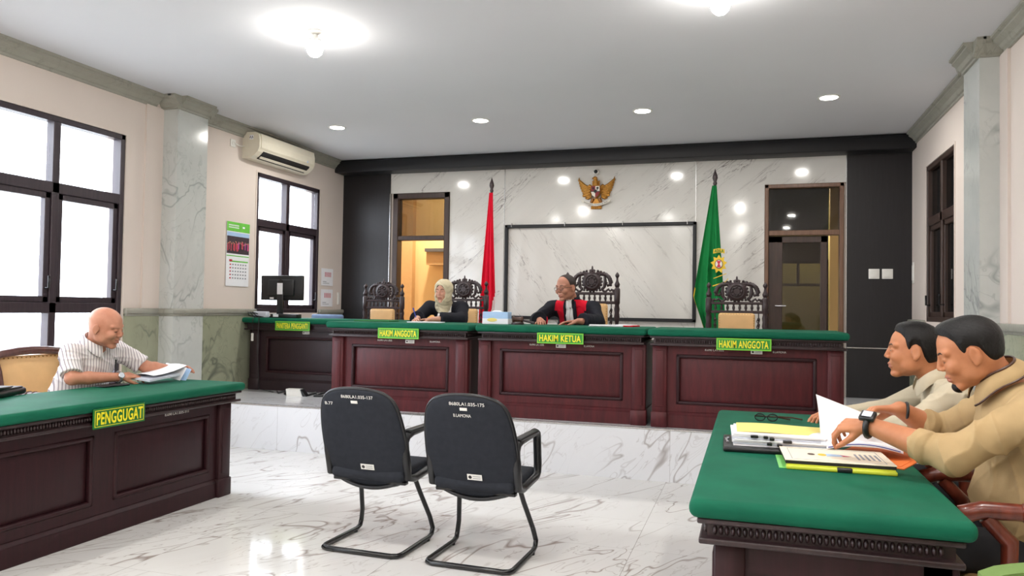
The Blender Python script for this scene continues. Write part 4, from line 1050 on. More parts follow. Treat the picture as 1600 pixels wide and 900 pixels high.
on_flag([(-.055, -.13), (.06, -.085), (.06, -.092), (-.055, -.137)], -.01, ex+.01, ez, 'ribbon_line', 'flag_gold'); on_flag([(-.055, -.20), (.06, -.16), (.085, -.13), (.085, -.14), (.06, -.17), (-.055, -.21)], -.01, ex, ez, 'ribbon_line', 'flag_gold')

# ================================================================== THINGS ON THE BENCHES
BZ = PZ+.82
t = thing('monitor', 'black computer monitor seen from behind on the clerk desk', 'monitor', (-5.19, 7.66, BZ), .04)
obj('screen_housing', MB().box2((-.275, -.02, .20), (.275, .02, .49), .012, 2).box2((-.17, -.045, .25), (.17, -.018, .44), .015, 2), 'black_plastic', t)
obj('stand_neck', MB().box2((-.04, -.055, .015), (.04, -.03, .30), .008, 2), 'black_plastic', t); obj('stand_foot', MB().box2((-.13, -.10, 0), (.13, .08, .018), .008, 2), 'black_plastic', t)
lb = obj('white_label', MB().box2((-.035, -.058, .27), (.035, -.055, .40)), 'paper', t); obj('emblem_disc', MB().lathe([(.0001, -.05), (.03, -.05), (.03, -.04)], 16, (0, 0, .41), 'Y'), 'black_metal', t)
obj('small_label', MB().box2((-.15, -.024, .215), (-.10, -.0195, .235)), 'paper', t)
t = thing('docking_box', 'black box with a small white label under the monitor on the clerk desk', 'box', (-5.02, 7.48, BZ)); obj('case', MB().box2((-.17, -.05, 0), (.17, .06, .045), .006, 2), 'black_plastic', t); obj('white_label', MB().box2((-.13, -.0515, .012), (-.06, -.05, .04)), 'paper', t)
t = thing('cable_adapter', 'grey adapter box with cables at the left end of the clerk desk', 'adapter', (-5.34, 7.48, BZ)); obj('case', MB().box2((-.09, -.035, 0), (.09, .035, .07), .012, 3), 'paper_gray', t)
cb = MB()
for i in range(3): cb.tube([(-.10+.04*i, -.03, .04), (-.14+.03*i, -.06, .06), (-.13+.05*i, -.05, .02), (-.05+.05*i, -.06, .01)], .006, 6)
obj('cable', cb, 'black_plastic', t)
o = obj('hanging_cable', MB().tube([(-5.28, 7.43, BZ+.01), (-5.28, 7.355, BZ+.005), (-5.285, 7.345, BZ-.3), (-5.25, 7.345, PZ+.02), (-5.0, 7.25, PZ+.01)], .005, 6), 'black_plastic'); tag(o, 'thin black cable hanging down the front of the clerk desk', 'cable')
t = thing('hanging_plug', 'small white plug dangling on its cord at the left front of the clerk desk', 'plug', (-5.36, 7.352, 1.03)); obj('plug_body', MB().box((0, 0, 0), (.028, .02, .09), .006, 2), 'white_plastic', t); obj('cord', MB().tube([(0, .002, .04), (0, .0, .20), (.0, .04, .232), (0, .12, .224)], .004, 6), 'black_plastic', t)
t = thing('power_outlet_box', 'white folded power outlet box on the platform floor before the clerk desk', 'outlet', (-4.62, 7.12, PZ), .1)
obj('case', MB().prism([(-.09, 0), (.09, 0), (.06, .075), (-.10, .075)], -.05, .03), 'white_plastic', t); obj('dark_side', MB().prism([(.09, 0), (.135, .0), (.075, .07), (.062, .075)], -.045, .03), 'black_plastic', t)
cb = MB().tube([(-4.98, 7.30, PZ+.012), (-4.9, 7.2, PZ+.012), (-4.83, 7.24, PZ+.03), (-4.78, 7.14, PZ+.012), (-4.72, 7.15, PZ+.012)], .011, 8)
tag(obj('floor_cable', cb, 'black_plastic'), 'black cable lying left of the white outlet box on the platform', 'cable')
cb = MB().tube([(-4.49, 7.14, PZ+.012), (-4.44, 7.22, PZ+.03), (-4.38, 7.12, PZ+.012), (-4.34, 7.22, PZ+.04), (-4.28, 7.16, PZ+.012), (-4.40, 7.10, PZ+.012)], .012, 8)
tag(obj('floor_cable', cb, 'black_plastic'), 'tangled black cable right of the white outlet box on the platform', 'cable')
t = thing('tissue_box', 'white and blue tissue box on the middle bench', 'tissue box', (-2.27, 6.80, BZ), .03)
obj('carton', MB().box2((-.125, -.06, 0), (.125, .06, .115), .004, 1), 'light_blue', t); obj('white_band', MB().box2((-.126, -.061, .0), (.126, .061, .055), .004, 1), 'paper', t)
obj('printed_swirl', MB().ball((-.03, -.061, .04), (.05, .003, .018), 12, 6), 'yellow_paper', t); obj('tissue', MB().ball((0, 0, .115), (.05, .02, .015), 10, 6), 'paper', t)
t = thing('gavel', 'dark wooden gavel lying on its block beside the tissue box', 'gavel', (-2.06, 6.78, BZ)); obj('sound_block', MB().lathe([(.06, 0), (.06, .015), (.05, .022), (.0001, .022)], 20), 'dark_carved', t)
obj('head', MB().lathe([(.0001, -.05), (.026, -.05), (.028, -.035), (.022, -.03), (.022, .03), (.028, .035), (.026, .05), (.0001, .05)], 16, (0, 0, .048), 'X'), 'brown_leather', t); obj('handle', MB().tube([(.02, 0, .045), (.17, -.03, .018)], [.008, .012], 8), 'dark_carved', t)
def paper_stack(name, label, loc, rz, w, d, h, mat, n=1, cat='papers', group=None):
    t = thing(name, label, cat, loc, rz, group); random.seed(len(label))
    for i in range(n):
        dx, dy, a = random.uniform(-.006, .006), random.uniform(-.006, .006), random.uniform(-.02, .02)
        obj('sheet', MB().box((dx, dy, h*(i+.5)/n), (w, d, h/n*.92), 0, T=RZ(a)), mat, t)
    return t
paper_stack('case_file', 'thin white case file with red cover edge beside the judge in red', (-1.25, 6.86, BZ), .15, .30, .20, .014, 'paper', 3)
t = thing('red_folder', 'small red folder at the right of the case file on the middle bench', 'folder', (-1.06, 6.92, BZ), -.2); obj('cover', MB().box2((-.08, -.1, 0), (.08, .1, .012), .002, 1), 'red_cloth', t); obj('pages', MB().box2((-.085, -.095, .012), (.06, .09, .018)), 'paper', t)
t = paper_stack('notepad', 'white notepad under the hands of the woman in the headscarf', (-2.98, 6.78, BZ), .1, .32, .2, .008, 'paper', 2)
t = thing('desk_end_slab', 'thin dark green folder on the left end of the judges bench', 'folder', (-3.55, 6.85, BZ), .05); obj('cover', MB().box2((-.19, -.12, 0), (.19, .12, .012), .003, 1), 'sign_green_dark', t)  # flat slab stands in for the dark far end of the clerk desk

# ================================================================== THINGS ON THE RIGHT DESK (top at .815)
DT = .815
t = thing('ring_binder', 'black binder lying under the stack of white papers', 'binder', (.08, 3.50, DT), .03)
obj('cover', MB().box2((-.19, -.17, 0), (.19, .17, .022), .008, 3), 'black_plastic', t); obj('clip', MB().tube([(-.17, -.08, .025), (-.18, -.02, .031), (-.17, .05, .025)], .006, 8), 'steel', t)
t = thing('document_stack', 'thick stack of white documents with black binder clips on the right desk', 'papers', (.115, 3.51, DT+.023), .03)
random.seed(11)
for i in range(7):
    z = .0074*i; dx, dy = random.uniform(-.008, .008), random.uniform(-.006, .01)
    obj('bundle', MB().box((dx, dy, z+.0038), (.37, .29, .0062), 0, T=RZ(random.uniform(-.015, .015))), 'paper_gray' if i % 3 == 1 else 'paper', t)
for x, z, w in ((-.10, .041, .03), (-.055, .040, .018), (-.03, .034, .018), (.03, .026, .035), (-.04, .013, .02), (.0, .010, .02)):
    obj('binder_clip', MB().box((x, -.148, z+.002), (w, .022, .011), .002, 1), 'black_metal', t)
t = thing('yellow_folder', 'pale yellow paper folder lying on top of the document stack', 'folder', (.125, 3.54, DT+.0765), .03); obj('cover', MB().grid(lambda u, v: ((u-.5)*.36, (v-.5)*.25, .003*math.sin(u*5)+.002*v), 15, 5, thick=(0, 0, -.002)), 'yellow_paper', t)
t = thing('orange_folder', 'bright orange folder under the papers held by the man in the khaki shirt', 'folder', (.50, 3.44, DT), -.42)
obj('cover', MB().box2((-.15, -.20, 0), (.15, .24, .004)), 'orange_paper', t); obj('inner_sheet', MB().box2((-.13, -.17, .004), (.13, .18, .006)), 'orange_paper', t)
t = thing('plastic_folder', 'green and lime plastic folder under the cream booklet', 'folder', (.305, 3.165, DT), .02)
obj('cover', MB().box2((-.20, -.10, 0), (.20, .16, .004), .001, 1), 'green_plastic', t)
obj('spine', MB().box2((-.175, -.115, .0), (.205, -.07, .016), .006, 3), 'lime_plastic', t); obj('black_band', MB().box2((.0, -.117, -.0), (.055, -.06, .018), .006, 3), 'black_plastic', t)
obj('upper_cover', MB().box2((-.17, -.10, .016), (.20, .15, .019)), 'lime_plastic', t)
t = thing('cream_booklet', 'cream booklet with colourful emblem on its cover, lying on the lime folder', 'booklet', (.315, 3.215, DT+.0195), .04)
obj('pages', MB().box2((-.19, -.145, 0), (.19, .145, .012)), 'dark_gap', t); obj('cover', MB().box2((-.192, -.147, .012), (.192, .147, .0145)), 'cream_paper', t)
fr = MB(); 
for a, b in (((-.165, -.12), (.165, -.118)), ((-.165, .118), (.165, .12)), ((-.165, -.12), (-.163, .12)), ((.163, -.12), (.165, .12))): fr.box2((a[0], a[1], .0145), (b[0], b[1], .0151))
obj('border', fr, 'ink_gray', t)
em = MB(); em.ball((-.085, .0, .0148), (.014, .022, .0008), 12, 4, mi=0); em.ball((-.045, .0, .0148), (.016, .026, .0008), 12, 4, mi=1); em.prism([(-.03, .03), (.03, .012), (.05, 0), (.02, -.02), (-.03, -.03)], .0146, .0152, 2, plane='XY'); em.prism([(.02, .01), (.06, -.01), (.03, -.02)], .0148, .0154, 3, plane='XY')
obj('cover_emblem', em, ['brown_leather', 'flag_gold', 'light_blue', 'ink_red'], t)
pr = MB()
for i in range(5): pr.box2((.075+.018*i, -.07+.01*(i % 2), .0145), (.083+.018*i, .05, .0151))
obj('cover_print', pr, 'ink_gray', t)
t = thing('reading_glasses', 'folded reading glasses with dark red temples at the far side of the right desk', 'glasses', (.085, 4.33, DT), .1)
for sx in (-1, 1):
    obj('lens_rim', MB().tube([(sx*.032+.026*math.cos(a), .0, .022+.018*math.sin(a)) for a in np.linspace(0, 2*PI, 17)[:-1]], .003, 6, closed=True), 'black_plastic', t)
    obj('lens', MB().lathe([(.0001, 0), (.024, 0), (.024, .001), (.0001, .001)], 16, (sx*.032, 0, .022), 'Y'), 'clear_lens', t)
obj('temple', MB().tube([(.06, 0, .028), (.14, .03, .022), (.19, .04, .012)], .004, 6), 'brown_leather', t); obj('temple', MB().tube([(-.06, 0, .028), (.06, .045, .02), (.13, .05, .008)], .004, 6), 'brown_leather', t)
obj('bridge', MB().tube([(-.008, 0, .024), (.008, 0, .024)], .003, 6), 'black_plastic', t)
# sheets in the khaki man's hands: one lifted, the rest lying open
t = thing('held_document', 'open white document held up by the man in the khaki shirt', 'papers', (.42, 3.49, DT+.045), .0)
obj('raised_page', MB().grid(lambda u, v: (-.14+.34*u, -.10+.28*v-.02, .005+.175*v*(1-.72*u)+.03*math.sin(v*PI)*(1-u)), 13, 13, thick=(.0008, 0, -.0012)), 'paper', t)
obj('page_block', MB().grid(lambda u, v: (-.12+.28*u, -.14+.26*v, .004+.02*math.sin(u*PI)), 13, 9, thick=(0, 0, -.014)), 'paper', t)
obj('blue_edge', MB().grid(lambda u, v: (-.115+.265*u, -.143+.003*v, -.001+.02*math.sin(u*PI)), 13, 2, thick=(0, 0, -.003)), 'blue_plastic', t)

# ================================================================== THINGS ON THE LEFT DESK (top at .82)
t = thing('handbag', 'black leather handbag lying at the left edge of the desk', 'bag', (-4.33, 3.44, .82), .35)
obj('bag_body', MB().box2((-.12, -.32, 0), (.10, .20, .045), .02, 4), 'black_plastic', t); obj('flap', MB().box2((-.10, -.28, .04), (.09, .17, .052), .008, 2), 'black_plastic', t); obj('strap', MB().tube([(.07, -.2, .05), (.10, -.1, .06), (.08, .05, .055), (.05, .12, .05)], .008, 8), 'black_plastic', t)
t = thing('phone_wallet', 'black phone wallet lying under the wrist of the man in the striped shirt', 'phone', (-4.185, 4.21, .82), -.12); obj('case', MB().box2((-.045, -.10, 0), (.045, .10, .013), .005, 2), 'black_plastic', t); obj('screen', MB().box2((-.036, -.085, .013), (.036, .085, .0138)), 'dark_gap', t)

# ================================================================== PEOPLE
def cylp(S, a, b, ra, rb, k=.01, fr=ID, op='add', rnd=.006, flat=None):
    a = np.array(a, float); b = np.array(b, float); L = np.linalg.norm(b-a); u = (b-a)/L
    def f(P):
        q = P-a
        if flat is not None: q = q+np.outer(q@flat[0], flat[0])*(1/flat[1]-1)
        t = q@u; r = np.linalg.norm(q-t[:, None]*u, axis=1); rr = ra+(rb-ra)*np.clip(t/L, 0, 1)
        dx = r-rr+rnd; dz = np.abs(t-L/2)-L/2+rnd
        return np.minimum(np.maximum(dx, dz), 0)+np.sqrt(np.maximum(dx, 0)**2+np.maximum(dz, 0)**2)-rnd
    S.fn(f, op, k, fr)
def head_sdf(S, F, fat=1.0, smile=0, woman=False):
    S.ell((-.014, 0, .036), (.098, .077, .083), .02, F)
    S.ell((.022, 0, -.028), (.062, .062*fat, .082), .03, F)
    S.ell((-.02, 0, -.02), (.07, .066*fat, .06), .03, F)
    for y in (-1, 1):
        S.ell((.008, y*.048*fat, -.062), (.030, .016*fat, .022), .02, F)
        S.ell((.060, y*.036*fat, -.026), (.026, .022*fat, .024), .016, F)
        S.cap((.076, y*.012, .026), (.066, y*.050, .026), .011, .010, .012, F)
    S.ell((.064, 0, -.098), (.022, .026*fat, .018), .018, F)
    S.ell((.070, 0, -.058), (.020, .028, .024), .016, F)
    S.cap((.084, 0, .018), (.0995, 0, -.021), .0070, .0105, .008, F)
    for y in (-1, 1): S.ell((.0915, y*.0115, -.027), (.010, .0070, .0075), .005, F)
    for y in (-1, 1): S.ell((.092, y*.030, .006), (.012, .016, .011), .012, F, op='sub')
    for y in (-1, 1): S.ell((.073, y*.030, .004), (.0135, .0155, .0115), .004, F)
    for y in (-1, 1): S.cap((.0855, y*.021, .0005-.001), (.080, y*.041, .000), .0018, .0018, .003, F, op='sub')
    S.cap((.0905, -.0, -.056), (.082, -.022, -.057+.006*smile), .0062, .004, .004, F); S.cap((.0905, .0, -.056), (.082, .022, -.057+.006*smile), .0062, .004, .004, F)
    S.cap((.0865, -.013, -.0685), (.0865, .013, -.0685), .0068, .0068, .005, F)
    S.cap((.0965, 0, -.062), (.082, .025, -.062+.009*smile), .0020, .002, .003, F, op='sub'); S.cap((.0965, 0, -.062), (.082, -.025, -.062+.009*smile), .0020, .002, .003, F, op='sub')
    if smile:
        for y in (-1, 1): S.ell((.066, y*.038*fat, -.026), (.018, .018, .018), .016, F)
        for y in (-1, 1): S.cap((.088, y*.020, -.030), (.076, y*.037, -.052), .0012, .0012, .008, F, op='sub')
    for y in (-1, 1):
        rt = RZ(-y*.35) @ RX(0)
        S.ell((-.010, y*.081*fat, -.004), (.019, .0082, .031), .004, F, rot=rt)
        S.ell((-.006, y*.0900*fat, -.001), (.011, .006, .020), .004, F, rot=rt, op='sub')
        S.ell((-.006, y*.080*fat, -.030), (.009, .006, .009), .004, F)
def hand_sdf(S, wr, d, n, ts, curls, spread=.06, s=1.0, thumb=(.62, .62, -.25), tb=.35):
    F = Fr(wr, d, n, s)
    for i, (y, yb) in enumerate(((.030, .014), (.010, .005), (-.011, -.005), (-.030, -.014))):
        S.cap((.0, ts*yb, 0), (.084-.006*abs(i-1), ts*y, .002), .0165, .0115, .014, F, flat=((0, 0, 1), .85))
    seg = ((.042, .025, .020), (.046, .029, .021), (.043, .026, .020), (.034, .021, .018))
    for i in range(4):
        y = (.030, .010, -.011, -.030)[i]; a = np.array((.084-.006*abs(i-1), ts*y, .002)); yaw = spread*(1.5-i)*ts; c = 0; r = (.0092, .0095, .0090, .0080)[i]
        for j in range(3):
            c += curls[i][j]; dd = np.array((math.cos(c)*math.cos(yaw), math.cos(c)*math.sin(yaw), -math.sin(c))); b = a+dd*seg[i][j]
            S.cap(a, b, r, r-.0007, .0035, F); a = b; r -= .0007
    a = np.array((.018, ts*.018, -.006)); th = np.array((thumb[0], ts*thumb[1], thumb[2])); th /= np.linalg.norm(th); b = a+th*.042
    S.cap(a, b, .0155, .0125, .010, F); e = np.array((1, ts*.15, -.2)); e /= np.linalg.norm(e); th2 = th*(1-tb)+e*tb; th2 /= np.linalg.norm(th2); c_ = b+th2*.034
    S.cap(b, c_, .0115, .0100, .004, F); th3 = th2*.8+e*.3; th3 /= np.linalg.norm(th3); S.cap(c_, c_+th3*.022, .0098, .0085, .003, F)
    return F
def hair_fn(F, pts, th=.009, lift=0.0, top=None):
    xs = np.array([p[0] for p in pts]); zs = np.array([p[1] for p in pts]); C = SDF()
    C.ell((-.014, 0, .036), (.098, .077, .083), .02); C.ell((-.02, 0, -.02), (.070, .066, .06), .03)
    def f(P):
        zb = np.interp(P[:, 0], xs, zs); e = np.clip((P[:, 2]-zb)/.04, 0, 1); e = e*e*(3-2*e)
        t_ = .0015+th*e+lift*np.clip((P[:, 0]+.01)/.07, 0, 1)*np.clip((P[:, 2]-.06)/.05, 0, 1)
        st = .0007*np.sin(P[:, 1]*900+P[:, 0]*260+4*np.sin(P[:, 2]*150))+.0006*np.sin(P[:, 1]*520-P[:, 0]*700+3*np.sin(P[:, 2]*230))
        d = C.ev(P)-t_+st*e
        d = np.maximum(d, (zb-P[:, 2])*.7)
        if top is not None: d = np.maximum(d, (P[:, 2]-np.interp(P[:, 0], [t[0] for t in top], [t[1] for t in top]))*.8)
        return d
    return f
def folds(fr, amp=.004, seed=0):
    rs = np.random.RandomState(seed); A = rs.normal(size=(5, 3)); A[:, 2] *= .6; Bv = rs.normal(size=(5, 3)); ph = rs.uniform(0, 6, 5); fq = rs.uniform(16, 38, 5)
    def f(P):
        d = 0
        for a, b, p, q in zip(A, Bv, ph, fq):
            a = a/np.linalg.norm(a); b = b/np.linalg.norm(b); w = np.sin((P@a)*q+1.6*np.sin((P@b)*q*.5+p)+p)
            m_ = np.clip(np.sin((P@b)*9+p*2)+.4, 0, 1); d = d-((1-np.abs(w))**2.5-.2)*m_*amp*1.0
        return d
    return f
def V(*a): return np.array(a, float)
def person(label, sp):
    s = sp.get('s', 1.06); o = V(*sp['origin']); fw = V(*sp['fwd'], 0); fw /= np.linalg.norm(fw); left = V(-fw[1], fw[0], 0)
    root = thing('person', label, 'person', tuple(o))
    def L(p): return V(*p)-o
    J = {k: L(sp[k]) for k in ('neck', 'Ls', 'Rs', 'Le', 'Re', 'Lw', 'Rw', 'pelvis', 'head')}
    HF = Fr(J['head'], sp['hfwd'], sp.get('hup', (0, 0, 1)), sp.get('hs', s))
    TF = Fr(J['neck'], fw, (0, 0, 1)); torso_up = (J['neck']-J['pelvis'])/np.linalg.norm(J['neck']-J['pelvis'])
    fl = np.cross(left, torso_up); fl /= np.linalg.norm(fl)
    B = SDF(); head_sdf(B, HF, sp.get('fat', 1.0), sp.get('smile', 0))
    nb = HF.w((-.035, 0, -.045)); B.cap(nb, J['neck']+V(0, 0, -.01), .054*s, .062*s, .02)
    chest = J['neck']-torso_up*.17*s
    def torso(S, g, fat):
        S.cap(J['neck']-torso_up*.15*s, J['pelvis']+torso_up*.12, (.150*fat+g)*s, (.158*fat+g)*s, .05, flat=(fl, .74+.08*(fat-1)))
        S.cap(J['Ls']-V(0, 0, .015), J['Rs']-V(0, 0, .015), (.052+g)*s, (.052+g)*s, .06)
        for q in ('Ls', 'Rs'): S.cap(J['neck']+V(0, 0, -.02), J[q], (.045+g)*s, (.048+g)*s, .05)
        S.ell(J['pelvis']+fl*.0+torso_up*.20+fw*.05*sp.get('belly', 1), V(.13, .15, .15)*fat*s*.95+g, .06, rot=Matrix.Rotation(math.atan2(fw[1], fw[0]), 4, 'Z'))
        S.ell(J['pelvis']+torso_up*.06, V(.15, .175, .13)*s*fat*.95+g, .05, rot=Matrix.Rotation(math.atan2(fw[1], fw[0]), 4, 'Z'))
    fat = sp.get('fat_t', 1.0); torso(B, -.012, fat)
    am = sp.get('arm', 1.0)
    for a, b, c in (('Ls', 'Le', 'Lw'), ('Rs', 'Re', 'Rw')):
        B.cap(J[a], J[b], .046*s, .040*s*am, .02); m_ = J[b]*.65+J[c]*.35; B.cap(J[b], m_, .040*s*am, .039*s*am, .015); B.cap(m_, J[c], .039*s*am, .027*s*(1+am)/2, .012)
    for q, ts in (('L', -1), ('R', 1)):
        h = sp[q+'h']; hand_sdf(B, J[q+'w']+V(*h['d'])/np.linalg.norm(h['d'])*.012, h['d'], h['n'], ts*h.get('flip', 1), h['curl'], s=s*.98, spread=h.get('spread', .06), thumb=h.get('thumb', (.62, .62, -.25)))
    # legs
    hipL, hipR = J['pelvis']+left*.09, J['pelvis']-left*.09
    knL, knR = hipL+fw*.42*s+V(0, 0, .02), hipR+fw*.42*s+V(0, 0, .02); fz = sp.get('floor', 0)-o[2]
    anL, anR = V(knL[0], knL[1], fz+.09)+fw*.03, V(knR[0], knR[1], fz+.09)+fw*.03
    for h_, k_, a_ in ((hipL, knL, anL), (hipR, knR, anR)): B.cap(h_, k_, .065, .05, .03); B.cap(k_, a_, .048, .035, .02)
    pts = np.array([J[k] for k in J]+[anL, anR, knL, knR]); lo = pts.min(0)-.25; hi = pts.max(0)+.25; lo[2] = fz-.02
    res = sp.get('res', .004)
    def bm(c):
        q = HF.to(c); lips = (q[:, 0] > .080) & (np.abs(q[:, 1]) < .021) & (q[:, 2] > -.0745) & (q[:, 2] < -.051)
        m_ = np.zeros(len(c), int); m_[lips] = 1; return m_
    sdf_obj('body', B, lo, hi, res, [sp['skin'], 'lips'], root, matfn=bm)
    # clothing
    S = SDF(); torso(S, 0, fat)
    st = sp['sleeve']; up0 = (nb-J['neck']); up0 /= np.linalg.norm(up0)
    for a, b, c in (('Ls', 'Le', 'Lw'), ('Rs', 'Re', 'Rw')):
        A_, B_, C_ = J[a], J[b], J[c]
        if st == 'short':
            e = A_+(B_-A_)*.86; S.cap(A_, A_+(e-A_)*.6, .060*s, .060*s, .03); cylp(S, A_+(e-A_)*.3, e, .058*s, .066*s, .015)
        elif st == 'rolled':
            S.cap(A_, B_, .062*s, .058*s, .03); e = B_+(C_-B_)*sp.get('roll', .22); S.cap(B_, e, .058*s, .050*s, .02); cylp(S, B_+(C_-B_)*(sp.get('roll', .22)-.10), e+(C_-B_)*.08, .057*s, .054*s, .008)
        elif st == 'long':
            S.cap(A_, B_, .060*s, .052*s, .03); cylp(S, B_, B_+(C_-B_)*.92, .052*s, .036*s, .02)
        else:   # robe sleeves: wide bell
            S.cap(A_, B_, .068*s, .066*s, .04); e = B_+(C_-B_)*sp.get('roll', .72); cylp(S, B_, e, .068*s, .078*s, .03)
    if sp.get('stand'): cylp(S, J['neck']+V(0, 0, -.03), J['neck']+up0*sp['stand'], .095*s, .072*s, .02)
    S.fn(folds(ID, sp.get('fold', .004), sp.get('seed', 1)), 'disp')
    NF = Fr(J['neck'], fw, (0, 0, 1)); up = (nb-J['neck']); up /= np.linalg.norm(up)
    if sp.get('collar', True):
        S.ell((.085, 0, .000), (.032, .020, .055), .006, NF, op='sub')
    hip_z = J['pelvis'][2]-.06
    S.fn(lambda P: hip_z-P[:, 2], 'int')
    def cm(c):
        q = TF.to(c); m_ = np.zeros(len(c), int)
        if 'pattern' in sp: m_ = sp['pattern'](q, HF.to(c))
        return m_
    sdf_obj(sp.get('cloth_name', 'shirt'), S, lo, hi, res, sp['cloth'], root, matfn=cm)
    if sp.get('collar', True):
        rn = sp.get('rn', .070)*s; c0 = J['neck']+up*sp.get('craise', .036); ax = up*.7+V(0, 0, .3); ax /= np.linalg.norm(ax); f2 = fw-ax*(fw@ax); f2 /= np.linalg.norm(f2); l2 = np.cross(ax, f2)
        op_ = sp.get('open', .30)
        def cf(u, v):
            a = PI-(1-2*u)*(PI-op_); w_ = max(0, 1-abs(math.sin(a/2))*1.25) if False else max(0.0, math.cos(a))**2   # a=PI is the nape
            dirv = f2*math.cos(a)+l2*math.sin(a)
            rad = rn*(1+.02*math.cos(2*a)); inner = c0+dirv*rad*.97-ax*.012; top_ = c0+dirv*rad+ax*(.040-.030*w_)*s; out = c0+dirv*(rad+.030+.014*w_)-ax*(.004+.048*w_)*s+l2*math.copysign(.018*w_, math.sin(a))
            if v < .3: q = v/.3; return tuple(inner*(1-q)+top_*q)
            q = (v-.3)/.7; return tuple(top_*(1-q)+out*q+dirv*.008*math.sin(q*PI))
        obj('collar', MB().grid(cf, 33, 10, thick=tuple(-ax*.003)), sp['cloth'][0], root)
        if sp.get('lining'): obj('collar_lining', MB().tube([Vector(cf(i/24, .30))+Vector(tuple(ax*.002)) for i in range(25)], .0045, 6), 'brown_leather', root); obj('collar_trim', MB().tube([Vector(cf(i/24, .98)) for i in range(25)], .004, 6), 'brown_leather', root)
    T = SDF()
    for h_, k_, a_ in ((hipL, knL, anL), (hipR, knR, anR)): T.cap(h_, k_, .088*s, .070*s, .03); T.cap(k_, a_, .068*s, .062*s, .03)
    T.cap(hipL, hipR, .115*s, .115*s, .04); T.fn(lambda P: P[:, 2]-(J['pelvis'][2]+.10), 'int')
    sdf_obj('trousers', T, lo, hi, .008, 'trousers_dark', root)
    sh = SDF()
    for a_ in (anL, anR):
        p = V(a_[0], a_[1], fz+.035); sh.cap(p-fw*.03, p+fw*.15, .040, .034, .01); sh.cap(p, V(a_[0], a_[1], fz+.10), .04, .045, .02)
    sh.fn(lambda P: fz+.001-P[:, 2], 'int'); sdf_obj('shoes', sh, lo, hi, .008, 'black_plastic', root)
    def at(y, z, extra=.0):    # point on the face surface at local (y, z)
        xs = np.linspace(.13, .0, 261); P = np.array([HF.w((x, y, z)) for x in xs]); d = B.ev(P); i = int(np.argmax(d < 0)); return HF.w((xs[i]+extra, y, z))
    for y in (-1, 1):
        if sp.get('brow', True):
            pp = [at(y*a, b, -.0005) for a, b in ((.012, .024), (.022, .029), (.034, .031), (.046, .026))]
            obj('eyebrow', MB().tube(pp, [.0022, .0034, .0032, .0016], 6), 'hair', root)
        c = at(y*.030, .003, 0); gz = sp.get('lid', .5)
        if gz > 0:
            e = HF.w((.0725, y*.030, .0035)); r = .0135*HF.s
            eb = obj('eye', MB().ball((0, 0, 0), (r, r, r*.62*gz+.0), 14, 9), 'eye_white', root, loc=tuple(e)); eb.rotation_euler = Matrix(HF.R.tolist()).to_euler()
            obj('iris', MB().ball((r*.86, 0, -r*.05), (r*.2, r*.42, r*.42*gz), 12, 7), 'iris', eb)
        else:
            pp = [at(y*a, b, .0003) for a, b in ((.019, -.001), (.026, -.004), (.034, -.0045), (.042, -.001))]
            obj('eyelashes', MB().tube(pp, .0022 if sp.get('smile') else .0012, 5), 'hair', root)
    return root, J, HF, B, S, lo, hi, at
def hair(root, HF, pts, mat='hair', res=.0035, name='hair', **kw):
    Hs = SDF(); Hs.fn(hair_fn(HF, pts, **kw), 'add', 0, HF); c = HF.c
    return sdf_obj(name, Hs, c-.19, c+.19, res, mat, root)
def watch(root, wr, d, n, s, face_mat, strap_mat, nm='wristwatch', square=False):
    F = Fr(wr, d, n, s); mb = MB(); mb.tube([F.w((.0, .033*math.cos(a), .029*math.sin(a))) for a in np.linspace(0, 2*PI, 25)[:-1]], .0085*s, 8, closed=True); st = obj('watch_strap', mb, strap_mat, root)
    Tm = Matrix.Translation(tuple(F.w((0, 0, .031)))) @ Matrix(F.R.tolist()).to_4x4()
    mb = MB()
    if square: mb.box((0, 0, .003), (.042*s, .038*s, .014*s), .006, 2, T=Tm)
    else: mb.lathe([(.0001, -.004), (.020*s, -.004), (.021*s, .006), (.018*s, .009), (.0001, .009)], 22, T=Tm)
    obj('watch_case', mb, strap_mat if square else 'steel', st)
    obj('watch_face', (MB().box((0, 0, .011*s), (.026*s, .024*s, .002), .001, 1, T=Tm) if square else MB().lathe([(.0001, .0095), (.016*s, .0095), (.016*s, .0085)], 20, T=Tm)), face_mat, st)
relaxed = [(.35, .45, .3), (.4, .5, .35), (.45, .55, .35), (.5, .55, .35)]
grip = [(.7, .8, .5), (.8, .9, .5), (.85, .95, .5), (.9, .9, .5)]
flatc = [(.15, .2, .15), (.15, .25, .15), (.2, .25, .15), (.25, .3, .2)]

# --- near man at the right desk: khaki shirt, looking down at papers
p1 = person('man in khaki shirt with rolled sleeves reading papers at the right desk', dict(
    origin=(1.08, 3.22, 0), fwd=(-1, .02), s=1.08, res=.0036, head=(.765, 3.18, 1.262), hfwd=(-.90, .13, -.36), hup=(-.35, 0, .92), hs=1.075, arm=1.16, craise=.055, lining=True,
    neck=(.895, 3.20, 1.135), Ls=(.945, 3.01, 1.085), Rs=(.945, 3.40, 1.085), Le=(.665, 2.97, .915), Re=(.74, 3.50, .92), Lw=(.425, 3.12, .985), Rw=(.575, 3.40, 1.02),
    pelvis=(1.07, 3.20, .55), Lh=dict(d=(-.88, .42, -.12), n=(-.05, -.45, .9), flip=-1, curl=[(.75, .55, .3), (.8, .6, .3), (.8, .6, .3), (.8, .6, .3)], thumb=(.7, .5, -.5)),
    Rh=dict(d=(-.95, .0, -.06), n=(.05, .2, 1), flip=-1, curl=[(.55, .6, .3), (.6, .7, .3), (.65, .7, .4), (.7, .7, .4)], thumb=(.75, .45, -.5)),
    skin='skin_b', cloth=['shirt_khaki'], sleeve='rolled', roll=.36, fat=1.04, fat_t=1.16, belly=1.5, fold=.007, seed=4, lid=0))
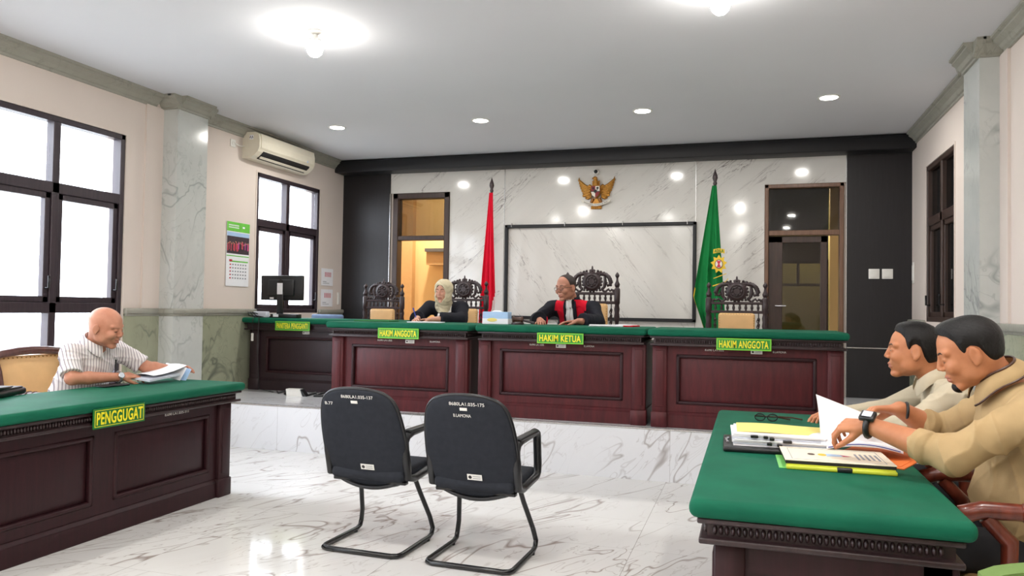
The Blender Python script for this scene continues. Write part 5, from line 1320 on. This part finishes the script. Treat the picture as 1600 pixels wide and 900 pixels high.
hair(p1[0], p1[2], [(-.14, -.065), (-.06, -.060), (-.045, -.03), (-.030, .018), (-.012, .030), (.004, .026), (.016, .0), (.024, .02), (.030, .055), (.044, .078), (.070, .094), (.10, .11)], th=.006, lift=.014)
o = p1[2]; G = SDF(); G.ell((.064, 0, -.098), (.0265, .027, .0225), .004, o); G.fn(lambda P: (.072-P[:, 0])+.35*(P[:, 2]+.098), 'int', 0, o); sdf_obj('beard', G, o.c-.17, o.c+.17, .0035, 'hair', p1[0])
watch(p1[0], V(.425, 3.12, .985)-V(1.08, 3.22, 0), (-.88, .42, .05), (-.05, -.55, .85), 1.3, 'paper_gray', 'black_plastic', square=True)
F = Fr(V(.60, 3.405, 1.015)-V(1.08, 3.22, 0), (-.95, .0, .05), (0, 0, 1)); obj('bracelet', MB().tube([F.w((0, .034*math.cos(a), .030*math.sin(a))) for a in np.linspace(0, 2*PI, 25)[:-1]], .006, 8, closed=True), 'black_plastic', p1[0])
# --- second man at the right desk: cream shirt, in profile
p2 = person('man in pale cream shirt in profile behind the khaki shirted man', dict(
    origin=(1.08, 4.22, 0), fwd=(-1, .05), s=1.06, res=.004, head=(.755, 4.15, 1.222), hfwd=(-.985, .10, -.02), hs=1.12,
    neck=(.872, 4.17, 1.085), Ls=(.905, 3.97, 1.030), Rs=(.905, 4.37, 1.030), Le=(.70, 3.92, .89), Re=(.68, 4.45, .89), Lw=(.475, 4.08, .875), Rw=(.46, 4.42, .87),
    pelvis=(1.12, 4.22, .55), Lh=dict(d=(-.95, .25, -.22), n=(-.25, 0, 1), flip=-1, curl=relaxed, spread=.08), Rh=dict(d=(-.9, -.1, -.1), n=(0, 0, 1), flip=-1, curl=relaxed),
    skin='skin_b', cloth=['shirt_cream'], sleeve='long', fat=1.0, fat_t=1.04, fold=.006, seed=9, lid=.5))
hair(p2[0], p2[2], [(-.14, -.070), (-.06, -.062), (-.04, -.02), (-.028, .020), (-.012, .032), (.004, .026), (.016, .0), (.024, .02), (.030, .055), (.046, .078), (.070, .092), (.10, .11)], th=.010, lift=.008)
# --- man at the left desk
p3 = person('bald smiling man in a white striped shirt reading at the left desk', dict(
    origin=(-4.62, 4.28, 0), fwd=(1, -.05), s=1.10, res=.0045, head=(-4.27, 4.222, 1.222), hfwd=(.93, .26, -.26), hup=(.24, 0, .97), hs=1.15,
    neck=(-4.385, 4.25, 1.095), Ls=(-4.41, 4.475, 1.045), Rs=(-4.43, 4.085, 1.045), Le=(-4.25, 4.58, .925), Re=(-4.33, 4.01, .885), Lw=(-4.20, 4.76, .90), Rw=(-4.225, 4.30, .875),
    pelvis=(-4.66, 4.27, .55), Lh=dict(d=(.45, .80, .15), n=(-.3, 0, 1), flip=-1, curl=relaxed), Rh=dict(d=(.25, .97, .06), n=(.35, 0, .93), flip=-1, curl=[(.3, .4, .3), (.35, .4, .3), (.4, .5, .3), (.4, .5, .3)], thumb=(.8, .35, -.5)),
    skin='skin_a', cloth=['striped_shirt'], sleeve='short', fat=1.10, fat_t=1.12, fold=.006, seed=2, smile=1, lid=0, belly=1.0, brow=False))
watch(p3[0], V(-4.225, 4.30, .875)-V(-4.62, 4.28, 0), (.25, .97, 0), (.9, -.2, .35), 1.1, 'paper_gray', 'steel')
obj('pocket_pen', MB().tube([V(-4.21, 4.26, .93)-V(-4.62, 4.28, 0), V(-4.215, 4.26, 1.0)-V(-4.62, 4.28, 0)], .006, 6), 'black_plastic', p3[0])
t = thing('open_document', 'open white papers with glossy sheet in the hands of the man at the left desk', 'papers', (-4.15, 4.55, .835), 0)
obj('lower_pages', MB().grid(lambda u, v: (-.09+.20*v, -.16+.30*u, .035+.02*u-.015*v), 9, 7, thick=(0, 0, -.014)), 'paper_gray', t)
obj('open_sheet', MB().grid(lambda u, v: (-.10+.20*v, -.12+.34*u, .045+.05*u**2+.012*math.sin(v*3)), 11, 7, thick=(0, 0, -.0015)), 'paper', t)
obj('standing_sheet', MB().grid(lambda u, v: (-.08+.19*v, .14+.07*u, .02+.09*u-.03*v), 7, 7, thick=(0, .001, 0)), 'paper', t); obj('glossy_sheet', MB().grid(lambda u, v: (-.06+.17*v, .20+.06*u, .01+.085*u-.03*v), 7, 7, thick=(0, .001, 0)), 'light_blue', t)
# --- presiding judge
def robe_pat(q, h):
    m_ = np.zeros(len(q), int); a = np.abs(q[:, 1])
    red = (a < .135+.02*(q[:, 2] > -.1)) & (a > .030+.06*np.clip(-q[:, 2]*0, 0, 1)) & (q[:, 0] > -.06) & (q[:, 2] > -.42)
    lap = (a < .062-.10*np.clip(q[:, 2]+.02, -.3, 0)*-1*0) & (q[:, 2] > -.14+a*1.2)
    m_[red] = 1; m_[(a < .050) & (q[:, 0] > 0)] = 0; m_[(q[:, 2] > .012)] = 0
    return m_
p4 = person('judge in black and red robe with glasses, leaning on the middle bench', dict(
    origin=(-1.72, 7.78, PZ), fwd=(-.10, -1), s=1.06, res=.004, floor=PZ, head=(-1.755, 7.40, 1.612), hfwd=(-.50, -.86, -.14), hup=(-.10, -.14, .98), hs=1.08,
    neck=(-1.715, 7.52, 1.485), Ls=(-1.505, 7.55, 1.415), Rs=(-1.925, 7.53, 1.415), Le=(-1.415, 7.34, 1.275), Re=(-2.02, 7.32, 1.29), Lw=(-1.56, 7.11, 1.287), Rw=(-1.93, 7.10, 1.287),
    pelvis=(-1.72, 7.80, PZ+.55), Lh=dict(d=(-.93, -.35, -.08), n=(0, .1, 1), flip=-1, curl=flatc), Rh=dict(d=(.35, -.9, -.12), n=(0, -.1, 1), flip=-1, curl=relaxed),
    skin='skin_c', cloth=['black_cloth', 'red_cloth'], cloth_name='robe', sleeve='robe', roll=.80, collar=False, stand=.055, fat=1.05, fat_t=1.05, fold=.004, seed=5, smile=1, lid=0, pattern=robe_pat))
hair(p4[0], p4[2], [(-.14, -.06), (-.06, -.055), (-.04, -.02), (-.028, .02), (.004, .024), (.016, .02), (.024, .055), (.034, .095), (.046, .135), (.2, .3)], mat='hair_short', th=.002, res=.004)
def glasses(P, col='black_plastic'):
    root, HF = P[0], P[2]; c = []
    g = MB()
    for y in (-1, 1):
        g.tube([HF.w((.101-abs(y*.033+.021*math.cos(a))*.12, y*.033+.023*math.cos(a), .001+.016*math.sin(a))) for a in np.linspace(0, 2*PI, 17)[:-1]], .0016, 6, closed=True)
        g.tube([HF.w((.095, y*.056, .006)), HF.w((.04, y*.078, .006)), HF.w((-.01, y*.086, .004))], .0018, 6)
    g.tube([HF.w((.101, -.010, .004)), HF.w((.104, 0, .006)), HF.w((.101, .010, .004))], .0016, 6)
    obj('glasses', g, col, root)
glasses(p4)
def bands(P, o, f0, f1, w, mat='white_cloth'):
    pass
J = p4[1]; TF = Fr(J['neck'], (-.10, -1, 0), (0, 0, 1)); Sx = p4[4]
def front(Sx, TF, y, z, extra):
    xs = np.linspace(.30, -.02, 161); P = np.array([TF.w((x, y, z)) for x in xs]); d = Sx.ev(P); i = int(np.argmax(d < 0)); return TF.w((xs[i]+extra, y, z))
mb = MB(); mb.grid(lambda u, v: tuple(front(Sx, TF, (u-.5)*(.052+.035*v)-.010*v, .015-.235*v, .006+.004*math.sin(u*PI*5))), 17, 15, thick=tuple(TF.w((.004, 0, 0))-TF.w((0, 0, 0)))); obj('neck_bands', mb, 'white_cloth', p4[0])
cl = MB()
for y in (-1, 1): cl.tube([tuple(front(Sx, TF, y*.045, .03, .004)), tuple(front(Sx, TF, y*.050, -.06, .006)), tuple(front(Sx, TF, y*.055, -.2, .006))], [.016, .017, .016], 8)
obj('lapel', cl, 'black_cloth', p4[0])
# --- woman in beige headscarf
p5 = person('woman in black robe and beige headscarf writing with a blue pen', dict(
    origin=(-3.06, 7.70, PZ), fwd=(-.05, -1), s=.98, res=.0038, floor=PZ, head=(-3.04, 7.33, 1.560), hfwd=(-.04, -1, -.06), hs=1.0,
    neck=(-3.055, 7.44, 1.435), Ls=(-2.88, 7.46, 1.40), Rs=(-3.24, 7.45, 1.40), Le=(-2.81, 7.28, 1.275), Re=(-3.29, 7.24, 1.275), Lw=(-3.04, 7.06, 1.277), Rw=(-3.165, 6.98, 1.285),
    pelvis=(-3.06, 7.70, PZ+.55), Lh=dict(d=(-.95, -.2, -.05), n=(0, .0, 1), flip=-1, curl=flatc), Rh=dict(d=(.15, -.95, -.10), n=(-.5, -.1, .85), flip=-1, curl=grip),
    skin='skin_w', cloth=['black_cloth'], cloth_name='robe', sleeve='robe', roll=.74, collar=False, fat=.95, fold=.004, seed=7, lid=.5, brow=True))
HF = p5[2]; J = p5[1]; S = SDF()
S.ell((-.020, 0, .030), (.115, .094, .104), .01, HF); S.ell((.01, 0, -.05), (.085, .082, .085), .03, HF)
S.cap(HF.w((-.01, 0, -.08)), J['neck']+V(-.01, -.03, -.02), .075, .088, .04); S.cap(J['neck']+V(0, -.04, -.0), J['neck']+V(.015, -.105, -.10), .072, .035, .05)
S.ell((.120, 0, -.014), (.105, .061, .094), .008, HF, op='sub')
S.fn(lambda P: .0022*np.sin(P[:, 2]*110+14*np.abs(P[:, 0]+.02)*6+3*np.sin(P[:, 1]*40)), 'disp')
sdf_obj('headscarf', S, HF.c-V(.25, .3, .40), HF.c+V(.25, .25, .2), .0045, 'hijab_cloth', p5[0])
U = SDF(); U.ell((.002, 0, .048), (.084, .073, .072), .01, HF); U.ell((.105, 0, -.002), (.066, .047, .080), .004, HF, op='sub'); sdf_obj('under_scarf', U, HF.c-.15, HF.c+.15, .004, 'black_cloth', p5[0])
TF = Fr(J['neck'], (-.05, -1, 0), (0, 0, 1)); mb = MB(); mb.grid(lambda u, v: tuple(front(p5[4], TF, .02+.075*u*(1-.2*v), -.02-.13*v, .012+.004*math.sin(u*PI*4))), 13, 11, thick=tuple(TF.w((.006, 0, 0))-TF.w((0, 0, 0)))); obj('jabot', mb, 'white_cloth', p5[0])
t = thing('pen', 'blue pen in the hand of the woman in the beige headscarf', 'pen', (-3.165, 6.93, BZ+.0)); obj('barrel', MB().tube([(.03, -.03, .012), (-.045, .04, .135)], [.004, .007], 8), 'blue_plastic', t); obj('nib', MB().tube([(.037, -.037, .002), (.03, -.03, .012)], [.001, .004], 8), 'steel', t)
